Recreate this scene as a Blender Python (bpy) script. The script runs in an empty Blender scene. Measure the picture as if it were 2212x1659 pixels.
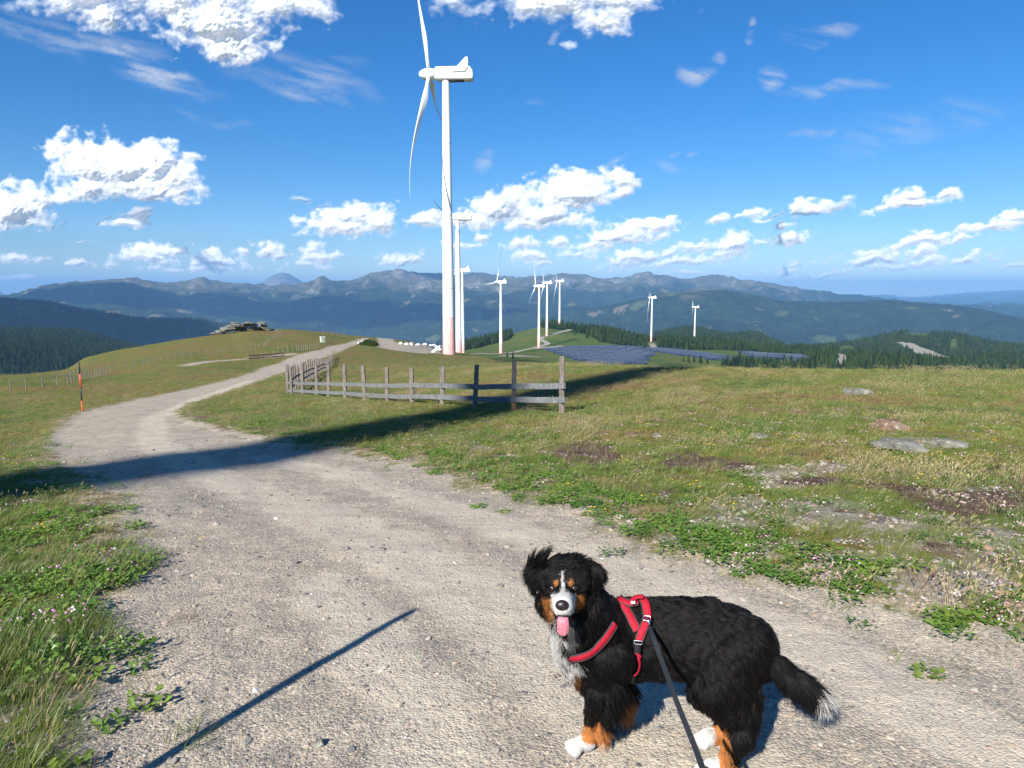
import bpy, math, random
import numpy as np
from mathutils import Vector, Matrix
from mathutils.bvhtree import BVHTree
R = math.radians
scene = bpy.context.scene
COL = scene.collection

# ------------------------------------------------------------------ camera
H_CAM = 1.7
PITCH = R(7.4)
FPX = 1536.0            # focal length in units of a 2212 px wide picture
cam = bpy.data.cameras.new('camera')
cam.sensor_width = 36.0
cam.lens = 36.0 * FPX / 2212.0
cam.clip_start = 0.05
cam.clip_end = 120000
cam_o = bpy.data.objects.new('camera', cam)
cam_o.location = (0, 0, H_CAM)
cam_o.rotation_euler = (R(90) - PITCH, 0, 0)
COL.objects.link(cam_o)
scene.camera = cam_o

# ------------------------------------------------------------------ render / view
scene.view_settings.view_transform = 'Standard'
scene.view_settings.look = 'None'
scene.view_settings.gamma = 1.0
scene.view_settings.exposure = 0.85
scene.render.engine = 'CYCLES'
cy = scene.cycles
cy.use_denoising = True
cy.max_bounces = 6
cy.diffuse_bounces = 3
cy.glossy_bounces = 2
cy.transparent_max_bounces = 8
cy.volume_bounces = 1
cy.transmission_bounces = 2

# ------------------------------------------------------------------ sun
SUN_AZ = R(28.0)        # direction the shadows fall: 28 deg right of straight ahead
SUN_EL = R(33.0)
sd = Vector((math.sin(SUN_AZ) * math.cos(SUN_EL), math.cos(SUN_AZ) * math.cos(SUN_EL), -math.sin(SUN_EL)))
sun = bpy.data.lights.new('sun', 'SUN')
sun.energy = 5.0
sun.angle = R(0.5)
sun.color = (1.0, 0.95, 0.86)
sun_o = bpy.data.objects.new('sun', sun)
sun_o.rotation_euler = sd.to_track_quat('-Z', 'Y').to_euler()
COL.objects.link(sun_o)

def pix_dir(px, py):
    """direction of a picture point (2212 x 1659 frame) in the world"""
    x = (px - 1106.0) / FPX
    y = (829.5 - py) / FPX
    return Vector((x, math.cos(PITCH) + y * math.sin(PITCH), -math.sin(PITCH) + y * math.cos(PITCH)))

# ------------------------------------------------------------------ world: Nishita sky with cumulus and cirrus
world = bpy.data.worlds.new('World')
scene.world = world
world.use_nodes = True
wt = world.node_tree
wt.nodes.clear()

class NT:
    """small helper for building node trees"""
    def __init__(self, tree):
        self.t = tree
    def n(self, kind, **kw):
        nd = self.t.nodes.new(kind)
        ins = kw.pop('ins', {})
        for k, v in kw.items():
            setattr(nd, k, v)
        for k, v in ins.items():
            self.put(nd.inputs[k], v)
        return nd
    def put(self, sock, v):
        if isinstance(v, bpy.types.NodeSocket):
            self.t.links.new(v, sock)
        elif isinstance(v, bpy.types.Node):
            self.t.links.new(v.outputs[0], sock)
        else:
            if sock.type == 'RGBA' and len(v) == 3:
                v = (*v, 1.0)
            sock.default_value = v
    def math(self, op, a, b=None, c=None, clamp=False):
        nd = self.n('ShaderNodeMath', operation=op, use_clamp=clamp)
        for i, v in enumerate((a, b, c)):
            if v is not None:
                self.put(nd.inputs[i], v)
        return nd.outputs[0]
    def vmath(self, op, a, b=None, c=None):
        nd = self.n('ShaderNodeVectorMath', operation=op)
        for i, v in enumerate((a, b, c)):
            if v is not None:
                self.put(nd.inputs[i], v)
        return nd.outputs['Value'] if op in ('LENGTH', 'DOT_PRODUCT', 'DISTANCE') else nd.outputs[0]
    def noise(self, vec, scale, detail=4, rough=0.5, dist=0.0, dims='3D', out=0):
        nd = self.n('ShaderNodeTexNoise', noise_dimensions=dims)
        self.put(nd.inputs['Vector'], vec)
        nd.inputs['Scale'].default_value = scale
        nd.inputs['Detail'].default_value = detail
        nd.inputs['Roughness'].default_value = rough
        nd.inputs['Distortion'].default_value = dist
        return nd.outputs[out]
    def voro(self, vec, scale, feature='F1', out='Distance', rnd=1.0):
        nd = self.n('ShaderNodeTexVoronoi', feature=feature)
        self.put(nd.inputs['Vector'], vec)
        nd.inputs['Scale'].default_value = scale
        nd.inputs['Randomness'].default_value = rnd
        return nd.outputs[out]
    def ss(self, v, lo, hi, a=0.0, b=1.0, kind='SMOOTHSTEP'):
        nd = self.n('ShaderNodeMapRange', interpolation_type=kind)
        self.put(nd.inputs['Value'], v)
        self.put(nd.inputs['From Min'], lo); self.put(nd.inputs['From Max'], hi)
        self.put(nd.inputs['To Min'], a); self.put(nd.inputs['To Max'], b)
        return nd.outputs[0]
    def mix(self, f, a, b, blend='MIX'):
        nd = self.n('ShaderNodeMix', data_type='RGBA', blend_type=blend)
        self.put(nd.inputs[0], f); self.put(nd.inputs[6], a); self.put(nd.inputs[7], b)
        return nd.outputs[2]
    def ramp(self, v, stops, interp='LINEAR'):
        nd = self.n('ShaderNodeValToRGB')
        self.put(nd.inputs[0], v)
        cr = nd.color_ramp
        cr.interpolation = interp
        while len(cr.elements) < len(stops):
            cr.elements.new(0.5)
        for e, (p, c) in zip(cr.elements, stops):
            e.position = p
            e.color = (*c, 1.0) if len(c) == 3 else c
        return nd.outputs[0]
    def attr(self, name, out='Fac', kind='GEOMETRY'):
        nd = self.n('ShaderNodeAttribute', attribute_name=name, attribute_type=kind)
        return nd.outputs[out]
    def bump(self, h, strength=0.5, dist=0.05, normal=None):
        nd = self.n('ShaderNodeBump')
        self.put(nd.inputs['Height'], h)
        nd.inputs['Strength'].default_value = strength
        nd.inputs['Distance'].default_value = dist
        if normal is not None:
            self.put(nd.inputs['Normal'], normal)
        return nd.outputs[0]

w = NT(wt)
sky = w.n('ShaderNodeTexSky', sky_type='NISHITA', sun_disc=False)
sky.sun_elevation = SUN_EL
sky.sun_rotation = math.atan2(-sd.x, -sd.y)
sky.altitude = 1700
sky.air_density = 1.0
sky.dust_density = 0.2
sky.ozone_density = 3.0
# sky colour as the camera saw it
hsv = w.n('ShaderNodeHueSaturation', ins={'Color': sky.outputs[0], 'Saturation': 1.22, 'Value': 1.0})
gz_ = w.n('ShaderNodeSeparateXYZ', ins={0: w.n('ShaderNodeTexCoord').outputs['Generated']}).outputs[2]
tint = w.mix(w.ss(gz_, -0.02, 0.30), (0.95, 0.97, 1.02), (0.42, 0.93, 1.20))
skyc = w.mix(1.0, hsv.outputs[0], tint, 'MULTIPLY')
bg = w.n('ShaderNodeBackground', ins={'Color': skyc, 'Strength': 0.064})
wo = w.n('ShaderNodeOutputWorld', ins={0: bg.outputs[0]})
world.cycles.sampling_method = 'MANUAL'
world.cycles.sample_map_resolution = 512
# ------------------------------------------------------------------ tagging helpers
def tag(o, label=None, cat=None, group=None, kind=None):
    if label: o['label'] = label
    if cat: o['category'] = cat
    if group: o['group'] = group
    if kind: o['kind'] = kind
    return o

def mesh_np(name, verts, faces, mats=None, smooth=False, fmat=None):
    """mesh from numpy arrays; faces (n,4) or (n,3) or a list of tuples"""
    me = bpy.data.meshes.new(name)
    verts = np.asarray(verts, dtype=np.float32)
    if isinstance(faces, np.ndarray):
        k = faces.shape[1]
        me.vertices.add(len(verts)); me.vertices.foreach_set('co', verts.ravel())
        me.loops.add(faces.size); me.loops.foreach_set('vertex_index', faces.astype(np.int32).ravel())
        me.polygons.add(len(faces))
        me.polygons.foreach_set('loop_start', np.arange(0, faces.size, k, dtype=np.int32))
        if fmat is not None: me.polygons.foreach_set('material_index', np.asarray(fmat, dtype=np.int32))
        me.update(calc_edges=True); me.validate()
    else:
        me.from_pydata([tuple(map(float, v)) for v in verts], [], faces)
        if fmat is not None: me.polygons.foreach_set('material_index', np.asarray(fmat, dtype=np.int32))
        me.update()
    if smooth: me.polygons.foreach_set('use_smooth', np.ones(len(me.polygons), dtype=bool))
    for m in (mats or []): me.materials.append(m)
    return me

def link(name, me, parent=None, loc=None):
    o = bpy.data.objects.new(name, me)
    COL.objects.link(o)
    if parent is not None: o.parent = parent
    if loc is not None: o.location = loc
    return o

def empty(name, loc=(0, 0, 0), rz=0.0):
    o = bpy.data.objects.new(name, None)
    o.location = loc; o.rotation_euler = (0, 0, rz); o.empty_display_size = 0.2
    COL.objects.link(o)
    return o

# ------------------------------------------------------------------ noise
_rng = np.random.RandomState(7)
_perm = np.concatenate([_rng.permutation(512)] * 3)
_grad = _rng.uniform(0, 2 * np.pi, 512)
_gx, _gy = np.cos(_grad), np.sin(_grad)
def perlin(x, y):
    xi = np.floor(x).astype(np.int64); yi = np.floor(y).astype(np.int64)
    xf = x - xi; yf = y - yi
    u = xf * xf * xf * (xf * (xf * 6 - 15) + 10); v = yf * yf * yf * (yf * (yf * 6 - 15) + 10)
    def g(ix, iy, fx, fy):
        h = _perm[_perm[ix & 511] + (iy & 511)] & 511
        return _gx[h] * fx + _gy[h] * fy
    a = g(xi, yi, xf, yf); b = g(xi + 1, yi, xf - 1, yf)
    c = g(xi, yi + 1, xf, yf - 1); d = g(xi + 1, yi + 1, xf - 1, yf - 1)
    return (a + u * (b - a)) * (1 - v) + (c + u * (d - c)) * v
def fbm(x, y, o=4, rough=0.5):
    s = 0; a = 1.0
    for i in range(o):
        s = s + a * perlin(x + 17.3 * i, y - 9.1 * i); x = x * 2.03; y = y * 2.03; a *= rough
    return s
def ridged(x, y, o=5, rough=0.5):
    s = 0; a = 1.0; wgt = 1.0
    for i in range(o):
        n = 1 - 2.0 * np.abs(perlin(x + 31.7 * i, y + 5.3 * i)); n = n * n
        s = s + a * n * wgt; wgt = np.clip(n * 1.4, 0, 1); x = x * 2.1; y = y * 2.1; a *= rough
    return s

# ------------------------------------------------------------------ terrain as ridge curves seen in the photograph
def az_tan(px, py):
    d = pix_dir(px, py)
    return math.atan2(d.x, d.y), d.z / math.hypot(d.x, d.y)
# each curve: radius, knots; a knot is (x, y) picture point, or (x, 'z', height), optional radius last
def curve(r, *kn):
    out = []
    for k in kn:
        rr = r
        if k[1] == 'z':
            a, _ = az_tan(k[0], 760); z = k[2]
            if len(k) > 3: rr = k[3]
        else:
            a, t = az_tan(k[0], k[1])
            if len(k) > 2: rr = k[2]
            z = H_CAM + rr * t
        out.append((a, math.log(rr), z))
    out.sort()
    return np.array(out)
Z = 'z'
CURVES = [
 curve(0.2, (0, Z, 0)),
 curve(2.6, (0, Z, -.03), (1106, Z, -.02), (2212, Z, 0.0)),
 curve(5.5, (0, Z, -.24), (1106, Z, -.22), (2212, Z, -.08)),
 curve(11, (0, Z, -.74), (220, Z, -.73), (600, Z, -.85), (1213, Z, -.72), (1800, Z, -.42), (2212, Z, -.35)),
 curve(18, (0, Z, -1.65), (220, Z, -1.6), (600, Z, -1.55), (1213, Z, -1.3), (1800, Z, -.85), (2212, Z, -.80)),
 curve(36, (-1200, Z, -3.6), (0, Z, -3.65), (178, Z, -3.5), (400, Z, -3.4), (622, Z, -3.25), (970, Z, -2.75), (1213, Z, -2.15), (1400, 796), (1600, 798), (1900, 800), (2212, 801), (3000, 806)),
 curve(62, (-1200, Z, -9), (0, 862), (200, 846), (400, 829), (600, 812), (800, 804), (970, 801), (1213, 794), (1300, 796), (1400, Z, -7.5), (2212, Z, -9), (3000, Z, -9)),
 curve(125, (-1200, Z, -30), (-400, 900), (0, 809), (200, 800), (400, 781), (600, 778), (800, 781), (970, 785), (1100, 788), (1213, 791), (1300, Z, -17), (1400, Z, -22), (3000, Z, -24)),
 curve(235, (-1200, Z, -80), (-400, Z, -60), (0, Z, -40), (200, 769, 195), (400, 732, 225), (500, 718), (540, 712), (600, 712), (700, 721), (740, 728), (800, 734), (860, 741), (960, 763), (1000, 766), (1060, 776), (1150, Z, -33), (1213, Z, -35), (1400, Z, -40), (3000, Z, -45)),
 curve(330, (-1200, Z, -120), (0, Z, -90), (400, Z, -70), (600, Z, -32), (700, 722), (790, 731), (850, 734), (900, 742), (950, 757), (1000, 764), (1040, 772), (1100, Z, -42), (1213, Z, -46), (1400, Z, -52), (3000, Z, -65)),
 curve(480, (-1200, Z, -220), (0, Z, -190), (400, Z, -160), (700, Z, -90), (850, Z, -62), (950, Z, -46), (1000, Z, -45), (1060, 780), (1213, 790), (1400, Z, -75), (1800, Z, -95), (3000, Z, -110)),
 curve(720, (-1200, Z, -300), (400, Z, -270), (800, Z, -180), (950, Z, -90), (1000, 768), (1082, 768), (1213, 784), (1400, 791), (1600, Z, -105), (2212, Z, -140), (3000, Z, -160)),
 curve(960, (-1200, Z, -340), (400, Z, -330), (850, Z, -260), (970, 766), (1060, 757), (1163, 753), (1260, 752), (1400, 762), (1600, 778), (1760, 787), (2000, 800), (2212, Z, -170), (3000, Z, -190)),
 curve(1330, (-1200, Z, -420), (400, Z, -420), (850, Z, -370), (940, 775), (1000, 750), (1050, 736), (1100, 724), (1150, 712), (1185, 707), (1250, 711), (1310, 717), (1400, 737), (1500, 741), (1600, 751), (1760, 762), (1900, 778), (2212, 800), (3000, Z, -230)),
 curve(1800, (-1200, 735), (0, 745), (156, 765), (400, 800), (850, Z, -470), (1000, Z, -240), (1180, Z, -170), (1300, Z, -160), (1400, 741), (1500, 744), (1640, 752), (1800, 762), (2000, 770), (2212, 775), (3000, 790)),
 curve(2600, (-1200, 690), (-300, 700), (0, 711), (156, 716), (277, 743), (400, 775), (600, 800), (850, Z, -560), (1300, Z, -260), (1360, 733), (1414, 721), (1490, 708), (1543, 718), (1577, 723), (1629, 720), (1681, 742), (1760, 750), (1850, 738), (1950, 718), (2050, 721), (2150, 742), (2212, 748), (2500, 760), (3000, 770)),
 curve(3600, (-1200, Z, -420), (0, Z, -480), (600, Z, -700), (1200, Z, -650), (1500, Z, -480), (2212, Z, -500), (3000, Z, -500)),
 curve(5200, (-1200, 630), (-400, 640), (0, 645), (100, 651), (180, 669), (330, 688), (430, 690), (480, 702), (600, 728), (800, 748), (1106, 756), (2212, Z, -700), (3000, Z, -700)),
 curve(7600, (-1200, 650), (0, 690), (400, 700), (600, 705), (800, 712), (1000, 705), (1200, 685), (1350, 655), (1438, 632), (1500, 627), (1560, 625), (1650, 640), (1700, 650), (1850, 651), (1910, 646), (2000, 656), (2100, 665), (2212, 686), (2500, 700)),
 curve(9800, (-1200, 640), (0, 662), (200, 650), (400, 655), (600, 662), (800, 655), (1000, 640), (1200, 636), (1330, 640), (1450, 655), (1700, 672), (2212, 700), (2500, 700)),
 curve(13000, (-1200, 640), (-300, 652), (0, 641), (20, 639), (120, 615), (180, 606), (250, 599), (270, 601), (290, 597), (310, 606), (380, 612), (405, 606), (435, 597), (460, 607), (500, 611), (530, 608), (560, 615), (640, 617), (672, 611), (695, 600), (715, 607), (740, 607), (770, 603), (800, 593), (835, 588), (860, 585), (885, 590), (920, 588), (960, 590), (1000, 588), (1040, 586), (1070, 592), (1100, 597), (1150, 599), (1200, 594), (1250, 591), (1290, 598), (1330, 602), (1360, 596), (1385, 590), (1420, 595), (1480, 601), (1530, 594), (1580, 601), (1620, 608), (1660, 614), (1750, 626), (1830, 638), (1900, 646), (2212, 668), (2600, 680)),
 curve(16500, (-1200, 660), (0, 668), (560, 650), (1106, 655), (2000, 672), (2130, 666), (2212, 662), (2600, 665)),
 curve(23000, (-1200, 642), (0, 646), (500, 634), (565, 610), (588, 595), (612, 589), (636, 598), (660, 614), (700, 630), (1000, 640), (1800, 650), (2212, 655), (2600, 652)),
 curve(40000, (-1200, 640), (-100, 633), (0, 630), (14, 640), (400, 644), (1106, 644), (1750, 644), (1830, 642), (1900, 637), (1980, 642), (2050, 636), (2130, 630), (2212, 628), (2500, 634), (3000, 640)),
 curve(60000, (0, 650)),
]
def pchip_cols(S, ZZ, s):
    """S,ZZ: (K,N) knots per column, s:(M,) -> (M,N) monotone cubic per column"""
    K, N = S.shape
    h = np.diff(S, axis=0); dl = np.diff(ZZ, axis=0) / h
    m = np.zeros_like(ZZ)
    w1 = 2 * h[1:] + h[:-1]; w2 = h[1:] + 2 * h[:-1]
    ok = dl[:-1] * dl[1:] > 0
    with np.errstate(divide='ignore', invalid='ignore'):
        mm = (w1 + w2) / (w1 / dl[:-1] + w2 / dl[1:])
    m[1:-1] = np.where(ok, mm, 0)
    m[0] = dl[0]; m[-1] = dl[-1]
    out = np.empty((len(s), N))
    for j in range(N):
        i = np.clip(np.searchsorted(S[:, j], s) - 1, 0, K - 2)
        hh = h[i, j]; t = np.clip((s - S[i, j]) / hh, 0, 1)
        h00 = 2*t**3 - 3*t**2 + 1; h10 = t**3 - 2*t**2 + t; h01 = -2*t**3 + 3*t**2; h11 = t**3 - t**2
        out[:, j] = h00*ZZ[i, j] + h10*hh*m[i, j] + h01*ZZ[i+1, j] + h11*hh*m[i+1, j]
    return out

A_d = np.arange(-54, 54.001, 0.1)
A_deg = np.concatenate([np.arange(-180, -54, 3.0), A_d, np.arange(57, 180.1, 3.0)])
A = np.radians(A_deg)
S_knots = [math.log(0.2)]
while math.exp(S_knots[-1]) < 60: S_knots.append(S_knots[-1] + 0.0125)
while math.exp(S_knots[-1]) < 3500: S_knots.append(S_knots[-1] + 0.0135)
while math.exp(S_knots[-1]) < 43000: S_knots.append(S_knots[-1] + 0.0085)
S_ = np.array(S_knots)
KS = np.array([np.interp(A, c[:, 0], c[:, 1]) for c in CURVES])
KZ = []
def smooth_interp(x, xp, fp):
    # monotone cubic along azimuth
    if len(xp) < 3: return np.interp(x, xp, fp)
    return pchip_cols(xp[:, None], fp[:, None], np.clip(x, xp[0], xp[-1]))[:, 0]
for c in CURVES: KZ.append(smooth_interp(A, c[:, 0], c[:, 2]))
KZ = np.array(KZ)
# behind the camera: gentle plateau
back = np.clip((np.abs(A_deg) - 58) / 50, 0, 1)
for k, c in enumerate(CURVES):
    r_ = math.exp(np.median(c[:, 1]))
    KZ[k] = KZ[k] * (1 - back) + back * (-0.3 - 0.015 * min(r_, 300) - max(0, min(r_, 6000) - 300) * 0.05)
Zg = pchip_cols(KS, KZ, S_)
Rr = np.exp(S_)
SN, CSN = np.sin(A)[None, :], np.cos(A)[None, :]
X = Rr[:, None] * SN; Y = Rr[:, None] * CSN
RR = np.broadcast_to(Rr[:, None], X.shape)
def sst(v, a, b):
    t = np.clip((v - a) / (b - a), 0, 1); return t * t * (3 - 2 * t)
# small relief
Zg += 0.035 * fbm(X / 1.3, Y / 1.3, 3) * sst(RR, 2.5, 8) * (1 - sst(RR, 60, 300))
Zg += 0.010 * fbm(X / 0.30, Y / 0.30, 3) * (1 - sst(RR, 20, 60)) * sst(RR, 0.4, 1.5)
Zg += 0.35 * fbm(X / 22, Y / 22, 4) * sst(RR, 20, 90) * (1 - sst(RR, 400, 1200))
Zg += 5.0 * fbm(X / 220, Y / 220, 5) * sst(RR, 700, 1500)
# spurs and gullies of the ranges
mr = sst(RR, 3000, 5200)
xw = X + 900 * fbm(X / 5000, Y / 5000, 2); yw = Y + 900 * fbm(X / 5000 + 9, Y / 5000 + 4, 2)
rg = ridged(xw / 2600, yw / 2600, 6, 0.52) - 0.9
kr = KS[20][None, :]
rg = np.where(rg > 0, rg * 0.3, rg)
near_ridge = np.exp(-((S_[:, None] - kr) / 0.045) ** 2)
k18 = KS[18][None, :]; k17 = KS[17][None, :]; k22 = KS[22][None, :]
near_ridge = np.maximum(near_ridge, np.exp(-((S_[:, None] - k18) / 0.05) ** 2) * (A[None, :] > 0.12))
near_ridge = np.maximum(near_ridge, np.exp(-((S_[:, None] - k17) / 0.05) ** 2) * (A[None, :] < -0.2))
near_ridge = np.maximum(near_ridge, np.exp(-((S_[:, None] - k22) / 0.06) ** 2))
rsc = np.clip(RR / 13000, 0.25, 1.2)
Zg += mr * rg * rsc * (270 * (1 - near_ridge) + 9) * (1 - 0.75 * sst(RR, 26000, 34000))
Zg += mr * rsc * 95 * np.minimum(ridged(xw / 1000 + 3, yw / 1000, 4, 0.5) - 1.1, 0.12) * (1 - 0.92 * near_ridge)
Zg += mr * rsc * 26 * (ridged(X / 420, Y / 420, 4, 0.55) - 0.9) * (1 - 0.6 * near_ridge)
Zg += mr * np.exp(-((S_[:, None] - kr) / 0.10) ** 2) * (34 * (ridged(X / 900 + 5, Y / 900, 5, 0.6) - 0.8) + 10 * fbm(X / 160, Y / 160, 3))
# wooded canopy roughness
_cz = 0
S0, dS = S_[0], None
def Hgt(x, y):
    """terrain height by bilinear lookup"""
    x = np.asarray(x, float); y = np.asarray(y, float)
    s = np.log(np.maximum(np.hypot(x, y), Rr[0] * 1.0001)); a = np.arctan2(x, y)
    i = np.clip(np.searchsorted(S_, s) - 1, 0, len(S_) - 2); j = np.clip(np.searchsorted(A, a) - 1, 0, len(A) - 2)
    ts = (s - S_[i]) / (S_[i+1] - S_[i]); ta = (a - A[j]) / (A[j+1] - A[j])
    return (Zg[i, j] * (1-ts) + Zg[i+1, j] * ts) * (1-ta) + (Zg[i, j+1] * (1-ts) + Zg[i+1, j+1] * ts) * ta
def hz(x, y): return float(Hgt(x, y))
def ground_hit(px, py, rmin=1.0, rmax=60000.0):
    """where the sight line through a picture point meets the terrain"""
    d = pix_dir(px, py); hl = math.hypot(d.x, d.y); dx, dy, dz = d.x / hl, d.y / hl, d.z / hl
    rs = np.exp(np.arange(math.log(rmin), math.log(rmax), 0.004))
    diff = (H_CAM + rs * dz) - Hgt(rs * dx, rs * dy)
    k = np.argmax(diff < 0)
    if diff[k] >= 0: return None
    if k == 0: r = rs[0]
    else:
        t = diff[k-1] / (diff[k-1] - diff[k]); r = rs[k-1] + t * (rs[k] - rs[k-1])
    return Vector((r * dx, r * dy, hz(r * dx, r * dy)))
def at_r(px, r, py=760):
    a, _ = az_tan(px, py)
    x, y = r * math.sin(a), r * math.cos(a)
    return Vector((x, y, hz(x, y)))

# ------------------------------------------------------------------ masks on the terrain
def poly_sd(P, Q):
    """signed distance (inside > 0) of points P (n,2) to polygon Q (m,2)"""
    n = len(Q); dmin = np.full(len(P), 1e9); inside = np.zeros(len(P), bool)
    for i in range(n):
        a = Q[i]; b = Q[(i + 1) % n]; ab = b - a
        t = np.clip(((P - a) @ ab) / (ab @ ab + 1e-12), 0, 1)
        d = np.hypot(P[:, 0] - a[0] - t * ab[0], P[:, 1] - a[1] - t * ab[1]); dmin = np.minimum(dmin, d)
        c = (a[1] > P[:, 1]) != (b[1] > P[:, 1])
        with np.errstate(divide='ignore', invalid='ignore'):
            xx = a[0] + (P[:, 1] - a[1]) * (b[0] - a[0]) / (b[1] - a[1])
        inside ^= c & (P[:, 0] < xx)
    return np.where(inside, dmin, -dmin)
def line_sd(P, Q, wd):
    d = np.full(len(P), 1e9)
    for i in range(len(Q) - 1):
        a = Q[i]; b = Q[i+1]; ab = b - a
        t = np.clip(((P - a) @ ab) / (ab @ ab + 1e-12), 0, 1)
        d = np.minimum(d, np.hypot(P[:, 0] - a[0] - t * ab[0], P[:, 1] - a[1] - t * ab[1]))
    return wd - d
def hits(pts, **k):
    out = []
    for p in pts:
        h_ = ground_hit(*p, **k)
        if h_ is not None: out.append((h_.x, h_.y))
    return np.array(out)
PATH_L = [(108,1659),(118,1594),(150,1443),(212,1330),(262,1275),(272,1179),(250,1113),(221,1062),(128,1003),(104,963),(112,935),(150,905),(179,890),(225,878),(271,868),(347,853),(434,835),(520,814),(560,797),(642,768),(694,756),(760,738),(786,730)]
PATH_R = [(800,731),(770,744),(712,768),(680,779),(650,790),(600,808),(540,828),(450,857),(400,872),(376,888),(405,908),(505,930),(600,952),(660,965),(760,972),(830,990),(930,1012),(1020,1048),(1130,1073),(1260,1112),(1330,1150),(1480,1188),(1600,1212),(1720,1245),(1850,1287),(1960,1333),(2100,1362),(2212,1402)]
pl = hits(PATH_L); pr = hits(PATH_R)
PATH_POLY = np.vstack([[(-2.2, 0.6), (-2.6, -6.0)], [(-2.0, 1.4)], pl, pr, [(5.2, 4.0), (9.0, 2.6), (12.0, -8.0)]])
PATH_POLY = np.vstack([pl, pr, [(4.6, 3.6), (8.5, 2.4), (14.0, -9.0), (-6.0, -9.0), (-2.6, -2.0), (-1.62, 1.0)]])
PAD_POLY = hits([(812,729),(838,729),(850,737),(864,743),(905,745),(925,745),(945,756),(952,764),(905,763),(860,758),(815,750),(806,744),(818,738)])
BR = hits([(400,790),(450,781),(520,776),(604,768),(640,764)])
WORN = [hits(w) for w in ([(1500,1640),(1250,1420),(1020,1260),(800,1150),(600,1075),(450,1020),(330,950),(330,900),(420,862),(540,822)], [(1000,1640),(820,1400),(700,1250)], [(2100,1560),(1800,1400),(1500,1280),(1250,1190),(1000,1100),(760,1020),(560,980)])]
ROAD = hits([(1020,765),(1038,763),(1060,765),(1080,763),(1125,757),(1160,750),(1185,742),(1165,733),(1172,728),(1195,723),(1215,716),(1232,712)], rmin=400)
ROAD2 = hits([(1090,769),(1130,768),(1158,771)], rmin=400)
ROAD3 = hits([(1160,752),(1210,748),(1255,753)], rmin=400)
ROAD4 = hits([(1408,742),(1412,750),(1412,756)], rmin=600)
ROAD5 = hits([(1814,764),(1822,772),(1816,784),(1818,792)], rmin=600)
CUT1 = hits([(1950,740),(1985,755),(2030,772),(2080,795)], rmin=1500)
SPOTS = [] 
P = np.stack([X.ravel(), Y.ravel()], 1)
sdp = np.full(len(P), -50.0)
m_near = (RR.ravel() < 420) & (np.abs(np.arctan2(P[:, 0], P[:, 1])) < R(100)) | (RR.ravel() < 8)
q = poly_sd(P[m_near], PATH_POLY); q = np.maximum(q, poly_sd(P[m_near], PAD_POLY)); q = np.maximum(q, line_sd(P[m_near], BR, 0.75))
sdp[m_near] = q
m_far = (RR.ravel() > 420) & (RR.ravel() < 3400) & (np.abs(np.arctan2(P[:, 0], P[:, 1])) < R(50))
q = line_sd(P[m_far], ROAD, 4.0)
for L_, w_ in ((ROAD2, 7), (ROAD3, 9), (ROAD4, 4.5), (ROAD5, 5), (CUT1, 22)):
    if len(L_) > 1: q = np.maximum(q, line_sd(P[m_far], L_, w_))
sdp[m_far] = q
SDP = sdp.reshape(X.shape)
# carve the gravel track a few centimetres below the turf
near_w = (1 - sst(RR, 30, 80))
Zg -= 0.05 * sst(SDP, -0.25, 0.35) * near_w
wr = np.zeros(len(P)); wn_ = m_near & (RR.ravel() < 70)
for W0, ww in zip(WORN, (.42, .25, .30)): wr[wn_] = np.maximum(wr[wn_], np.clip(line_sd(P[wn_], W0, ww) / ww + .35, 0, 1))
WORNM = wr.reshape(X.shape)
def path_sd(x, y):
    P2 = np.stack([np.ravel(x), np.ravel(y)], 1)
    return np.maximum(np.maximum(poly_sd(P2, PATH_POLY), poly_sd(P2, PAD_POLY)), line_sd(P2, BR, 0.75))

SOLAR = [[(1180,757),(1230,751),(1300,749),(1345,750),(1400,752),(1380,757),(1405,766),(1398,770),(1385,788),(1290,788),(1255,780),(1215,768)],
         [(1400,752),(1470,757),(1540,766),(1615,779),(1590,783),(1520,776),(1440,764),(1390,757)],
         [(1600,760),(1680,764),(1690,778),(1625,773)], [(1678,764),(1735,770),(1765,781),(1715,787),(1685,777)]]
# forest mask by picture outline of the wooded areas (as ground polygons)
FOREST_PTS = [
 [(1000,742),(1050,736),(1085,727),(1095,722),(1110,724),(1098,734),(1060,744),(1030,752),(1000,757)],
 [(1405,728),(1425,716),(1490,702),(1550,714),(1580,718),(1630,716),(1700,744),(1600,752),(1500,742),(1410,738)],
 [(1168,706),(1190,704),(1300,716),(1400,729),(1440,737),(1500,742),(1600,750),(1700,757),(1850,740),(1950,716),(2050,719),(2230,747),(2230,800),(2100,800),(1950,798),(1830,797),(1700,796),(1600,795),(1560,790),(1560,781),(1640,786),(1755,784),(1700,768),(1600,757),(1500,755),(1420,757),(1370,750),(1300,738),(1270,722),(1200,712)],
]
# ------------------------------------------------------------------ terrain meshes
def sheet(name, i0, i1, mats, attrs):
    n = len(A)
    idx = np.arange(i0, i1)
    V = np.stack([X[i0:i1].ravel(), Y[i0:i1].ravel(), Zg[i0:i1].ravel()], 1)
    rows = i1 - i0
    a = np.arange(rows - 1)[:, None] * n; b = np.arange(n - 1)[None, :]
    v0 = (a + b).ravel()
    F = np.stack([v0, v0 + 1, v0 + n + 1, v0 + n], 1)
    # close the seam behind the camera
    s0 = (np.arange(rows - 1) * n + n - 1); F = np.vstack([F, np.stack([s0, s0 - n + 1, s0 + 1, s0 + n], 1)])
    me = mesh_np(name, V, F[:, ::-1], mats, smooth=True)
    for k, arr in attrs.items():
        at = me.attributes.new(k, 'FLOAT', 'POINT'); at.data.foreach_set('value', arr[i0:i1].ravel().astype(np.float32))
    o = link(name, me); tag(o, kind='structure')
    return o
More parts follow.
